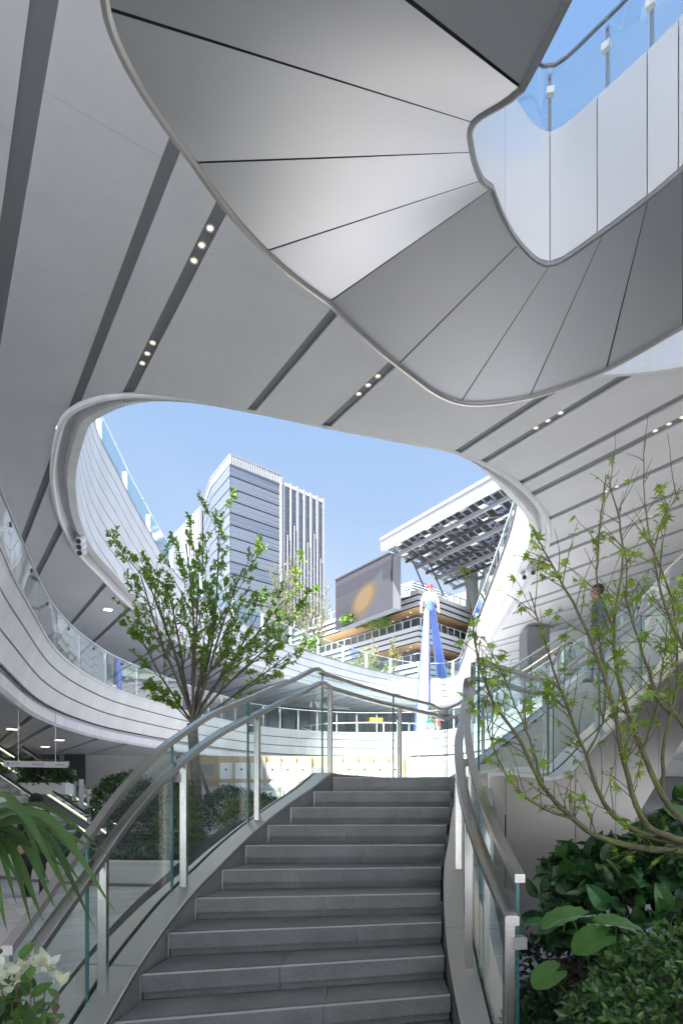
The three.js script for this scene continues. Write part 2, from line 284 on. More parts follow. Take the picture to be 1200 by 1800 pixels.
const grooves = [[-8.6, .17], [-7.2, .17], [-5.05, .17], [-4.3, .17], [-2.9, .17], [-.68, .2], [0.82, 0.23], [2.29, 0.17], [3.02, 0.19], [5.12, 0.18], [6.56, 0.2], [9.4, 0.15], [10.13, 0.15], [11.55, 0.15], [12.2, 0.18], [13.65, 0.15], [15.1, .15], [15.85, .15], [17.3, .15], [18.7, .15], [19.45, .15], [20.9, .15], [22.3, .15], [23.05, .15], [24.5, .15], [25.9, .15], [26.65, .15], [28.1, .15], [30.2, .15], [31.7, .15], [32.4, .15], [34.6, .15]];
grooves.forEach(g => { if (g[0] > 9) g[1] *= 1.3; });
function soffit(parent, y, cMin, cMax, tMin, tMax, holes, rise) {
  let c = cMin, shown = 0; const rest = [];
  for (const [g, w] of [...grooves.filter(([g]) => g > cMin && g < cMax), [cMax, 0]]) {
    for (const p of strip(c, g, y, tMin, tMax, holes, rise, 7.2, (c * 13.7) % 7.2)) {
      p.computeBoundingSphere(); const q = p.boundingSphere.center, r = p.boundingSphere.radius, d = -q.z; (d + r > 2.5 && Math.abs(q.x) - r < (d + r) * .58 && d < 50 && shown < 290) ? (shown++, mesh('ceiling_panel', p, M.ceiling, parent)) : rest.push(p);
    }
    if (w) for (const p of strip(g, g + w, y + rise * 0.8, tMin, tMax, holes, 0)) mesh('recessed_groove', p, M.groove, parent);
    c = g + w;
  }
  if (rest.length) { const o = mesh('far_ceiling_panels', mergeGeometries(rest), M.ceiling, parent); o.userData.kind = 'stuff'; }
  const slab = new Geo(); for (const p of strip(cMin, cMax, y + rise + 0.02, tMin, tMax, holes, 0)) slab.add(p);
  mesh('slab', slab.build(0), M.pave, parent);
}
// panels of a fascia, hung in rows below the top edge
function fasciaRows(parent, path, base, topOf, rowH, gap, lean, segLen, s0, s1, mat = M.panel) {
  const n = Math.round((s1 - s0) / segLen);
  for (let k = 0; k < 9; k++) for (let i = 0; i < n; i++) {
    const a = lerp(s0, s1, i / n) + 0.0015, b = lerp(s0, s1, (i + 1) / n) - 0.0015;
    const y1 = s => topOf(s) - k * rowH, y0 = s => Math.max(base, y1(s) - rowH + gap);
    if (Math.max(y1(a), y1(b)) < base + 0.06) continue;
    const o = (s, y) => lean(s, y);
    const prof = s => { const t = Math.max(y1(s), base + 0.005), u = Math.min(y0(s), t - 0.004), p = path.at(s).y; return [[o(s, u) - .05, u - p], [o(s, u), u - p], [o(s, t), t - p], [o(s, t) - .05, t - p]]; };
    mesh('fascia_panel', path.sweep(a, b, 0.55, prof, { loop: false }).build(0.5), mat, parent);
  }
  mesh('backing', path.sweep(s0, s1, 0.5, s => { const p = path.at(s).y; return [[lean(s, base) - .06, base - p], [lean(s, topOf(s)) - .06, topOf(s) - .02 - p]]; }, { loop: false }).build(0.5), M.gapDark, parent);
}
function downlight(p, big = 1) {
  const o = thing('downlight', null, 'downlight', null, p); o.userData.small = 1; delete o.userData.small;
  const r = 0.046 * big;
  mesh('trim_ring', new THREE.LatheGeometry([[r * .8, 0.03], [r * .8, -0.004], [r * 1.25, -0.012], [r * 1.3, 0.0], [r * 1.3, .01]].map(q => new THREE.Vector2(...q)), 20), M.whiteSteel, o);
  const l = mesh('lamp_lens', new THREE.CylinderGeometry(r * .8, r * .8, 0.012, 18), M.lampOn, o); l.position.y = 0.006;
  return o;
}
{ // upper gallery: ceiling with the big oval opening, its fascia, lip and glass
  const g = thing('upper_gallery', 'white upper gallery with striped ceiling and huge oval opening to the sky', 'gallery');
  soffit(g, CEIL, -14, 40, fromD(-10), 78, [hole2, ring1], 0.06);
  // lip: bead, shadow channel and a narrow panelled underside
  const nSeg = 34, L = ring1.length;
  const slim = s => { const p = ring1.at(s), d = -p.z; return d > 16 ? 1 : 1 - .93 * smooth(-5.0, -2.4, p.x) * smooth(4.6, 2.2, p.x); };   // the lip dies out along the near edge
  const taper = pr => s => pr.map(([o, y]) => [o * slim(s), y]);
  mesh('lip_bead', ring1.sweep(0, L, 0.25, s => { const k = slim(s); return [[-.05, 0], [-.03, -.07 * k], [.02, -.09 * k], [.02 + .04 * k, -.06 * k], [.02 + .05 * k, .02]]; }, { loop: false }).build(0.9), M.lip, g);
  mesh('edge_closure', ring1.sweep(0, L, .3, s => [[-.012, -.0], [-.012, .3], [.46 * slim(s), .3]], { loop: false }).build(.5), M.lip, g);
  mesh('lip_channel', ring1.sweep(0, L, 0.25, taper([[.07, .02], [.12, .16], [.26, .19]]), { loop: false }).build(0.9), M.lip, g);
  for (let i = 0; i < nSeg; i++) mesh('lip_panel', ring1.sweep(L * i / nSeg + .006, L * (i + 1) / nSeg - .006, 0.3, taper([[.26, .19], [.28, .03], [.32, .0], [.5, .04], [.52, .12]]), { loop: false }).build(0.6), M.lip, g);
  const lean = (s, y) => 0.5 - 0.08 * (y - CEIL);
  fasciaRows(g, ring1, CEIL + .1, s => ring1.top(s), 0.47, 0.045, (s, y) => 0.52 * slim(s) + 0.02 * (y - CEIL), 4.2, 0, L);
  mesh('coping', ring1.sweep(0, L, .3, s => { const t = ring1.top(s) - CEIL; const k = slim(s); return [[-.5, t - .3], [-.5, t + .05], [.08 + .52 * k, t + .05], [.08 + .52 * k, t - .02]]; }, { loop: false }).build(.5), M.trim, g);
  // second opening above the overhead stair
  const L2 = hole2.length;
  mesh('lip_bead', hole2.sweep(0, L2, .3, [[-.05, 0], [-.02, -.06], [.05, -.06], [.08, .02]], { loop: false }).build(.9), M.lip, g);
  fasciaRows(g, hole2, CEIL + .02, () => 10.3, 0.66, 0.04, () => 0.06, 3.4, 0, L2);
}
{ // glass along the top of the oval fascia
  const b = thing('glass_balustrade', 'clear glass balustrade with white posts along the top of the upper oval fascia', 'balustrade');
  const L = ring1.length, n = 66, P = new Path(ring1.pts.slice(0, -1).map((p, i) => { const q = ring1.at(ring1.s[i]).addScaledVector(ring1.side(ring1.s[i]), -ring1.at(ring1.s[i]).z > 15 ? 0.4 : -.1); q.y = ring1.top(ring1.s[i]); return q; }), true);
  for (let i = 0; i < n; i++) {
    const a = P.length * i / n, c = P.length * (i + 1) / n;
    mesh('glass_panel', P.sweep(a + .012, c - .012, .6, rect(-.008, .008, .06, 1.2)).build(.3), M.glassTint, b);
    if (i % 2 === 0) { const p = P.at(a), q = P.side(a), r = Math.atan2(q.x, q.z); mesh('post', boxG(.09, 1.28, .16, p.x - q.x * .16, p.y + .62, p.z - q.z * .16, r), M.white, b); }
  }
  mesh('top_rail', P.sweep(0, P.length, .4, rect(-.02, .02, 1.2, 1.235)).build(.5), M.whiteSteel, b);
}
{ // second floor gallery
  const g = thing('lower_gallery', 'white second floor gallery ring with three fascia bands and striped soffit', 'gallery');
  const P = ring2, L = sNear(P, 7.9, 4.2); const outer = P.offset(-.62, 0, 300);
  const flat = new Path(outer.pts.slice(0, -1).map(p => new THREE.Vector3(p.x, L2SOF, p.z)), true);
  soffit(g, L2SOF, -24, 40, fromD(2.0), 64, [flat], 0.12);
  const lean = (s, y) => -0.42 * clamp((L2TOP - y) / (L2TOP - 4.1), 0, 1);
  fasciaRows(g, P, 4.12, () => L2TOP, 0.46, 0.04, lean, 1.9, 0, L);
  mesh('shadow_channel', P.sweep(0, L, .4, [[-.46, 4.12 - L2TOP], [-.6, 4.16 - L2TOP], [-.62, 4.1 - L2TOP], [-.5, 4.06 - L2TOP]], { loop: false }).build(.6), M.lip, g);
  const nb = 74; for (let i = 0; i < nb; i++) mesh('lip_panel', P.sweep(L * i / nb + .004, L * (i + 1) / nb - .004, .5, [[-.5, 4.06 - L2TOP], [-.46, 4.02 - L2TOP], [-.47, 3.78 - L2TOP], [-.53, 3.7 - L2TOP], [-.66, 3.74 - L2TOP]], { loop: false }).build(.6), M.lip, g);
  mesh('floor_edge', P.sweep(0, L, .4, [[0, -.01], [-.02, 0.02], [-.5, .02], [-.5, -.1]], { loop: false }).build(.5), M.trim, g);
  const fl = new Geo(); for (const p of strip(-24, 40, 5.42, fromD(2.0), 64, [P], 0)) fl.add(p); mesh('floor_deck', fl.build(0), M.pave, g);
}
{ // glass along the second floor gallery
  const b = thing('glass_balustrade', 'clear frameless glass balustrade curving along the second floor gallery edge', 'balustrade');
  const P = ring2.offset(-.12, 0, 300), L = sNear(P, 7.9, 4.2), n = 64;
  for (let i = 0; i < n; i++) {
    const a = L * i / n, c = L * (i + 1) / n, m = P.at((a + c) / 2);
    if (m.x > 5.2 && -m.z > 9.0 && -m.z < 13.2) continue;        // stairhead
    mesh('glass_panel', P.sweep(a + .012, c - .012, .5, rect(-.008, .008, -.12, 1.16)).build(.3), M.glass, b);
    const p = P.at(a), far = -p.z > 27;
    if (far || i % 2) { const q = P.side(a), r = Math.atan2(q.x, q.z); mesh('post', boxG(.05, 1.12, .06, p.x - q.x * .07, p.y + .56, p.z - q.z * .07, r), M.whiteSteel, b); }
    else { const q = P.side(a); mesh('clamp', boxG(.07, .07, .05, p.x, p.y + 1.0, p.z, Math.atan2(q.x, q.z)), M.darkMetal, b); }
  }
  const h0 = L * 0; mesh('top_rail', P.sweep(0, L, .4, rect(-.025, .025, 1.16, 1.19)).build(.5), M.whiteSteel, b);
}
{ // downlights in the ceiling grooves, three by three
  const runs = [[[370, 401], [354, 430], [340, 457]], [[266, 601], [257, 620], [248, 637]], [[665, 661], [648, 677], [631, 692]], [[984, 725], [962, 739], [940, 751]], [[1198, 733], [1175, 745], [1151, 757]], [[1103, 846], [1083, 855], [1062, 863]], [[1155, 898], [1137, 905], [1118, 914]], [[1062, 974], [1048, 980]]];
  const where = ['nearest the overhead stair rim on the left', 'above the left end of the oval opening', 'below the dark rim of the overhead stair', 'above the right end of the oval opening', 'at the right edge of the ceiling', 'above the maple twigs', 'among the maple twigs', 'low over the maple branches'];
  const wn = ['first', 'second', 'third'];
  const hangGrooves = [3.02, 3.02, 6.56, 10.13, 12.2, null, null, null];
  runs.forEach((r, i) => {
    let mid = new THREE.Vector3();
    r.forEach(([u, v], j) => {
      const p = onY(u, v, CEIL + .045); let c = p.x * EC[0] - p.z * EC[1]; const t = p.x * ET[0] - p.z * ET[1];
      let best = null; for (const [g, w] of grooves) { const m = g + w / 2; if (best === null || Math.abs(m - c) < Math.abs(best - c)) best = m; } c = best;
      const q = ct(c, t, CEIL + .048 - .003); const o = downlight(q, 1.0); tag(o, `${wn[j]} of three lit round downlights ${where[i]}`, 'downlight', 'lit ceiling downlights'); mid.add(q);
    });
    mid.multiplyScalar(1 / r.length); const l = new THREE.SpotLight(lin(1, .85, .6), 5, 14, .7, .5, 2); l.position.copy(mid).y -= .06; l.target.position.set(mid.x, 0, mid.z); l.castShadow = true; scene.add(l, l.target);
  });
  const low = [[22, 1277], [105, 1297], [80, 1309], [190, 1068]];
  low.forEach(([u, v], i) => { const y = i < 3 ? L2SOF : CEIL; const p = onY(u, v, y + .08); const o = thing('strip_light', ['short lit strip light in the lower soffit at the left edge', 'lit strip light above the hanging sign right end', 'lit strip light above the hanging sign middle', 'three bar light in the left ceiling groove beside the tree'][i], 'light', null, new THREE.Vector3(p.x, y - .01, p.z));
    for (let k = -1; k < 2; k++) mesh('lamp_bar', boxG(.3, .02, .05, k * ET[0] * .12, 0, -k * ET[1] * .12, .59), M.stripOn, o); });
}
{ // shop walls that close the plaza behind and beside the camera
  const w = thing('shop_wall', 'dark shopfront wall at the back of the second floor', 'wall');
  const wall = (x0, d0, x1, d1, y0, y1, t = .3) => { const a = V(x0, 0, d0), b = V(x1, 0, d1), l = a.distanceTo(b), r = Math.atan2(-(b.z - a.z), b.x - a.x); return boxG(l, y1 - y0, t, (a.x + b.x) / 2, (y0 + y1) / 2, (a.z + b.z) / 2, r); };
  // second floor far shops
  const a = [-12, 47], b = [0.5, 52.5], c = [14, 56];
  mesh('shop_glazing', wall(a[0], a[1], b[0], b[1], 5.45, 9.0), M.shopGlass, w);
  mesh('shop_glazing', wall(b[0], b[1], c[0], c[1], 5.45, 9.0), M.shopGlass, w);
  for (let i = 0; i <= 12; i++) { const f = i / 12; mesh('mullion', boxG(.08, 3.5, .1, lerp(a[0], b[0], f), 7.2, -lerp(a[1], b[1], f) + .22, .4), M.darkMetal, w); }
  for (let i = 1; i <= 10; i++) { const f = i / 10; mesh('mullion', boxG(.08, 3.5, .1, lerp(b[0], c[0], f), 7.2, -lerp(b[1], c[1], f) + .22, .25), M.darkMetal, w); }
  const up = thing('upper_storeys', 'pale upper storeys of the mall rising above the ceiling', 'building');
  mesh('storey_wall', boxG(60, 16, 5, 0, 9.5 + 8, 1.6), M.white, up);
  for (let i = 0; i < 4; i++) mesh('window_band', boxG(58, 1.8, .1, 0, 12 + i * 4, -.96), M.windowGlass, up);
}
// ---------------------------------------------------------------- the curved stair
const RISE = 0.15, TOPY = 1.8;
const SL = [[-.09, 6.4], [-.26, 6.05], [-.46, 5.74], [-.63, 5.44], [-.77, 5.08], [-.88, 4.66], [-.99, 4.27], [-1.06, 3.86], [-1.11, 3.48], [-1.14, 3.15], [-1.16, 2.78], [-1.17, 2.42], [-1.17, 2.06]];
const SR = [[1.10, 6.4], [1.06, 6.08], [1.0, 5.78], [.92, 5.47], [.85, 5.15], [.77, 4.84], [.71, 4.5], [.67, 4.2], [.64, 3.9], [.625, 3.6], [.62, 3.3], [.63, 3.0], [.65, 2.7]];
const F2 = { a: [2.32, 7.1], dir: [.72, .69], rise: .49 };       // near foot and direction of the upper flight
const stairY = i => TOPY - RISE * i;
const stair = thing('curved_staircase', 'grey stone staircase curving up between brushed steel stringers', 'staircase');
{
  const mix = (a, b, t) => [lerp(a[0], b[0], t), lerp(a[1], b[1], t)];
  for (let i = 1; i <= 11; i++) {
    const y = stairY(i), back = i - 1, fr = mix([0, 0], [1, 0], .35 + .4 * ((i * 7) % 5) / 5)[0];
    for (const [f0, f1] of [[0, fr], [fr, 1]]) {
      const e = f0 ? .0015 / 2 : 0, e1 = f1 < 1 ? -.0015 / 2 : 0;
      const A = mix(SL[i], SR[i], f0 + e), B = mix(SL[i], SR[i], f1 + e1), C = mix(SL[back], SR[back], f1 + e1), D = mix(SL[back], SR[back], f0 + e);
      const push = (p, k) => [p[0], p[1] + k];
      const slab = prism([A, B, push(C, .02), push(D, .02)], y - .098, y);
      const t = mesh('tread_slab', slab.build(.2), [M.stone, M.stoneB, M.stoneC][Math.floor(rnd() * 3)], stair);
      // front face of the slab in the darker honed stone, a pale worn arris and an anti-slip groove
      const fy = .003; const fa = new Geo().quad(V(A[0], y - .098, A[1] - fy), V(B[0], y - .098, B[1] - fy), V(B[0], y - .006, B[1] - fy), V(A[0], y - .006, A[1] - fy));
      mesh('front_face', fa.build(0), t.material, t);
      mesh('nosing', prism([push(A, -.004), push(B, -.004), push(B, .012), push(A, .012)], y - .006, y + .0015).build(0), M.stoneEdge, t);
      mesh('grip_groove', prism([push(A, .032), push(B, .032), push(B, .038), push(A, .038)], y - .001, y + .001).build(0), M.skirt, t);
      const rs = new Geo(); const k = .03; rs.quad(V(A[0], y - RISE, A[1] + k), V(B[0], y - RISE, B[1] + k), V(B[0], y - .098, B[1] + k), V(A[0], y - .098, A[1] + k));
      mesh('riser', rs.build(0), t.material, stair);
    }
  }
  // landing
  const land = [SL[0], SR[0], [1.36, 6.2], [2.32, 7.1], [3.4, 8.1], [2.1, 9.6], [1.4, 9.0], [.95, 8.25], [.42, 7.5], [-.03, 6.68]];
  mesh('landing', prism(land, TOPY - .2, TOPY).build(.2), M.stone, stair);
  const A = SL[0], B = SR[0];
  for (const [y0, y1, k] of [[TOPY - .098, TOPY - .006, -.004], [TOPY - RISE, TOPY - .098, .03]]) mesh('riser', new Geo().quad(V(A[0], y0, A[1] + k), V(B[0], y0, B[1] + k), V(B[0], y1, B[1] + k), V(A[0], y1, A[1] + k)).build(0), M.stone, stair);
  mesh('nosing', prism([[A[0], A[1] - .006], [B[0], B[1] - .006], [B[0], B[1] + .014], [A[0], A[1] + .014]], TOPY - .006, TOPY + .0015).build(0), M.stoneEdge, stair);
}
// stringer lines run through the stair sides; posts, glass and rails follow them
const leftUp = Path.curve([...SL.slice().reverse().map(([x, d], k) => V(x, stairY(12 - k), d)), V(.0, TOPY, 6.68)], 220), leftOn = Path.curve([V(.0, TOPY, 6.68), V(.42, TOPY, 7.4), V(.9, TOPY, 8.1), V(1.4, TOPY, 8.75), V(1.72, TOPY + .02, 9.35), V(2.8, TOPY + .735, 10.39), V(4.24, TOPY + 1.715, 11.77), V(5.89, TOPY + 2.84, 13.35), V(7.0, TOPY + 3.6, 14.4)], 180), leftLine = new Path([...leftUp.pts, ...leftOn.pts.slice(1)]);
const rightLine = Path.curve([...SR.slice().reverse().map(([x, d], k) => V(x + .02 * smooth(8, 0, 12 - k), stairY(12 - k) + (k === 12 ? 0 : 0), d)).slice(0, -1), V(1.13, TOPY - .03, 6.22), V(1.3, TOPY, 6.34), V(1.62, TOPY, 6.62), V(2.15, TOPY, 7.12), V(2.87, TOPY + .47, 7.81), V(3.95, TOPY + 1.2, 8.85), V(5.39, TOPY + 2.18, 10.23), V(6.83, TOPY + 3.15, 11.6)], 400);
const sOf = (path, test) => { for (let i = 0; i < path.pts.length; i++) if (test(path.pts[i])) return path.s[i]; return path.length; };
const sNearest = (path, x, d) => { let b = 0, m = 1e9; path.pts.forEach((p, i) => { const q = Math.hypot(p.x - x, -p.z - d); if (q < m) { m = q; b = path.s[i]; } }); return b; };
{
  // side -1: left line (steps lie on its right), +1: right line
  for (const [line, sg, nm] of [[leftLine, -1, 'left'], [rightLine, 1, 'right']]) {
    const L = line.length, cuts = []; for (let s = 0; s < L; s += 1.55) cuts.push(s); cuts.push(L);
    for (let i = 0; i + 1 < cuts.length; i++) {
      const a = cuts[i] + .002, b = cuts[i + 1] - .002; if (b - a < .1) continue;
      const st = mesh('stringer', line.sweep(a, b, .12, s => { const w = sg < 0 ? lerp(.36, .225, smooth(.8, 3.6, s)) : .36, h = .045; return [[sg * .018, -.38], [sg * .018, h - .007], [sg * .025, h], [sg * .178, h], [sg * .178, -.02], [sg * .206, -.02], [sg * .206, h], [sg * w, h], [sg * (w + .007), h - .007], [sg * (w + .007), -.38]]; }, { loop: false }).build(.35), M.steelPlate, stair);
      mesh('glazing_slot', line.sweep(a, b, .12, [[sg * .18, .0], [sg * .204, .0]], { loop: false }).build(0), M.gapDark, st);
    }
    mesh('skirting', line.sweep(.0, L, .15, [[sg * .012, -.36], [sg * .012, .03]], { loop: false }).build(.35), M.stone, stair);
  }
  // thin metal uprights at the step ends on the left
  for (let i = 1; i <= 11; i++) { const [x, d] = SL[i]; mesh('edge_trim', boxG(.012, RISE, .012, x - .004, stairY(i) - RISE / 2, -d + .004), M.trim, stair); }
  // outer steel cladding of the landing and upper flight
  const R = rightLine, corner = sNearest(R, 1.35, 6.4), cuts = [0, .9, 1.8, 2.7, 3.6, corner, sNearest(R, 2.4, 7.35), sNearest(R, 3.2, 8.1), sNearest(R, 4.2, 9.1), sNearest(R, 5.2, 10.03), R.length];
  const low = s => { const p = R.at(s); const k = s - cuts[6]; return Math.max(0, k < 0 ? 0 : k * .58 + .2) - p.y; };
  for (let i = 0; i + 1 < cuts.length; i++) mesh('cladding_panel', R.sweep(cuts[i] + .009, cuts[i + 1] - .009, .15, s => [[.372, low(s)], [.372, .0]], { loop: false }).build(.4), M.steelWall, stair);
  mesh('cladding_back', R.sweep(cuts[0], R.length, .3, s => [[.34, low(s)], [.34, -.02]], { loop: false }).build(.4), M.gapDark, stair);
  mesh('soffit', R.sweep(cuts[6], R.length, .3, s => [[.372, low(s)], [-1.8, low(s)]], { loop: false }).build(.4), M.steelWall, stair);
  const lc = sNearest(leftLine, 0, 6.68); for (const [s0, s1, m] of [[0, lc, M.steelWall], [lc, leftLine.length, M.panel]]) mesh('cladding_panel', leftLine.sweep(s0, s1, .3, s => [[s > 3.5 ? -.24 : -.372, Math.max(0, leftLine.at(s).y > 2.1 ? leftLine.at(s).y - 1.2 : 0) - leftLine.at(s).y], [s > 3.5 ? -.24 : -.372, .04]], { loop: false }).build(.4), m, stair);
  // steps of the upper flight
  for (let i = 0; i < 21; i++) { const s = .12 + i * .306, y = TOPY + .15 * (i + 1), ux = F2.dir[0], ud = F2.dir[1], p = (k, w) => [2.2 + ux * k - ud * w, 7.12 + ud * k + ux * w]; mesh('upper_step', prism([p(s, .05), p(s + .31, .05), p(s + 1.51, 1.9), p(s + 1.2, 1.9)], y - .16, y).build(0), M.plaster, stair); }
  mesh('upper_soffit', new Geo().quad(V(2.2, TOPY - .2, 7.12), V(6.7, TOPY + 2.86, 11.45), V(6.2, TOPY + 2.86, 13.6), V(1.6, TOPY - .2, 9.3)).build(0), M.panel, stair);
}
// balustrades of the stair
function balustrade(name, label, line, sg, s0, s1, postS, glassCuts, hB, hA, { glassO = .192, postO = .128, cls = M.glassStair, capEnd = true } = {}) {
  const b = thing(name, label, 'balustrade');
  for (let i = 0; i + 1 < glassCuts.length; i++) {
    const a = glassCuts[i] + .006, c = glassCuts[i + 1] - .006;
    const gp = mesh('glass_panel', line.sweep(a, c, .15, s => rect(sg * (glassO - .007), sg * (glassO + .007), .0, hA(s) - .01)).build(.4), cls, b);
    for (const e of [a, c]) { const p = line.at(e).addScaledVector(line.side(e), sg * glassO), q = line.side(e); mesh('glass_edge', boxG(.0145, hA(e) - .03, .003, p.x, p.y + .02 + (hA(e) - .03) / 2, p.z, Math.atan2(-q.z, q.x)).translate(0, 0, 0), M.glassEdge, gp); }
  }
  for (const s of postS) {
    const p = line.at(s), q = line.side(s), r = Math.atan2(-q.z, q.x), h = hB(s) - .05;
    const po = mesh('post', new RoundedBoxGeometry(.05, h, .036, 2, .004).rotateY(r).translate(p.x + q.x * sg * postO, p.y + .04 + h / 2 - .005, p.z + q.z * sg * postO), M.steel, b);
    const cp = line.at(s).addScaledVector(q, sg * (postO + .045)), dd = line.dir(s);
    mesh('clamp', boxG(.06, .055, .055, cp.x, cp.y + hB(s) - .13, cp.z, r), M.trim, po);
  }
  mesh('handrail', line.sweep(s0, s1, .08, s => { const h = hB(s), w = .033; return [[sg * postO - w, h - .018], [sg * postO - w + .006, h - .024], [sg * postO + w - .006, h - .024], [sg * postO + w, h - .018], [sg * postO + w, h + .016], [sg * postO + w - .006, h + .022], [sg * postO - w + .006, h + .022], [sg * postO - w, h + .016]]; }).build(.35), M.steel, b);
  mesh('top_rail', line.sweep(glassCuts[0] - .03, s1, .08, s => { const h = hA(s), w = .024; return [[sg * glassO - w, h - .02], [sg * glassO + w, h - .02], [sg * glassO + w, h + .02], [sg * glassO - w, h + .02]]; }).build(.35), M.steel, b);
  return b;
}
{
  const L = leftLine, sAt = i => sNearest(L, ...SL[i]);
  const endL = sNearest(L, 1.72, 9.35);
  const hB = s => lerp(.68, .97, smooth(.2, 3.2, s)) + .0, hA = s => hB(s) + lerp(.06, .15, smooth(0, 2.4, s));
  const s4 = sNearest(L, -1.13, 3.3), pl = [s4, sAt(6) + .06, sAt(3) + .02, sNearest(L, .0, 6.66), sNearest(L, .86, 8.05)];
  balustrade('glass_balustrade', 'glass balustrade with steel posts on the left of the curved stair', L, -1, .25, endL, pl, [.55, s4 - .05, pl[1] - .05, pl[2] - .05, pl[3] - .05, pl[4] - .05, endL], hB, hA);
  balustrade('glass_balustrade', 'glass balustrade on the far side of the upper flight', L, -1, endL + .02, L.length, [endL + 1, endL + 2.4, endL + 3.8, endL + 5.2], [endL + .05, endL + 1.4, endL + 2.8, endL + 4.2, L.length], () => .97, () => 1.12);
  const R = rightLine, c0 = sNearest(R, 1.35, 6.4), c1 = sNearest(R, 2.2, 7.15);
  const rb = s => .97, ra = s => 1.11;
  const sEnd = sNearest(R, .645, 2.82);
  balustrade('glass_balustrade', 'glass balustrade with swept steel handrail on the right of the curved stair', R, 1, sEnd, c1 + .1, [sEnd + .05, sNearest(R, .63, 3.75), sNearest(R, .75, 4.75), c1 + .04], [sEnd + .12, sNearest(R, .63, 3.72), sNearest(R, .75, 4.72), c0 - .15, c1], rb, ra);
  balustrade('glass_balustrade', 'tall glass balustrade climbing the near side of the upper flight', R, 1, c1 + .12, R.length, [c1 + 1.5, c1 + 3, c1 + 4.5], [c1 + .1, c1 + 1.45, c1 + 2.95, c1 + 4.45, R.length], rb, ra);
}

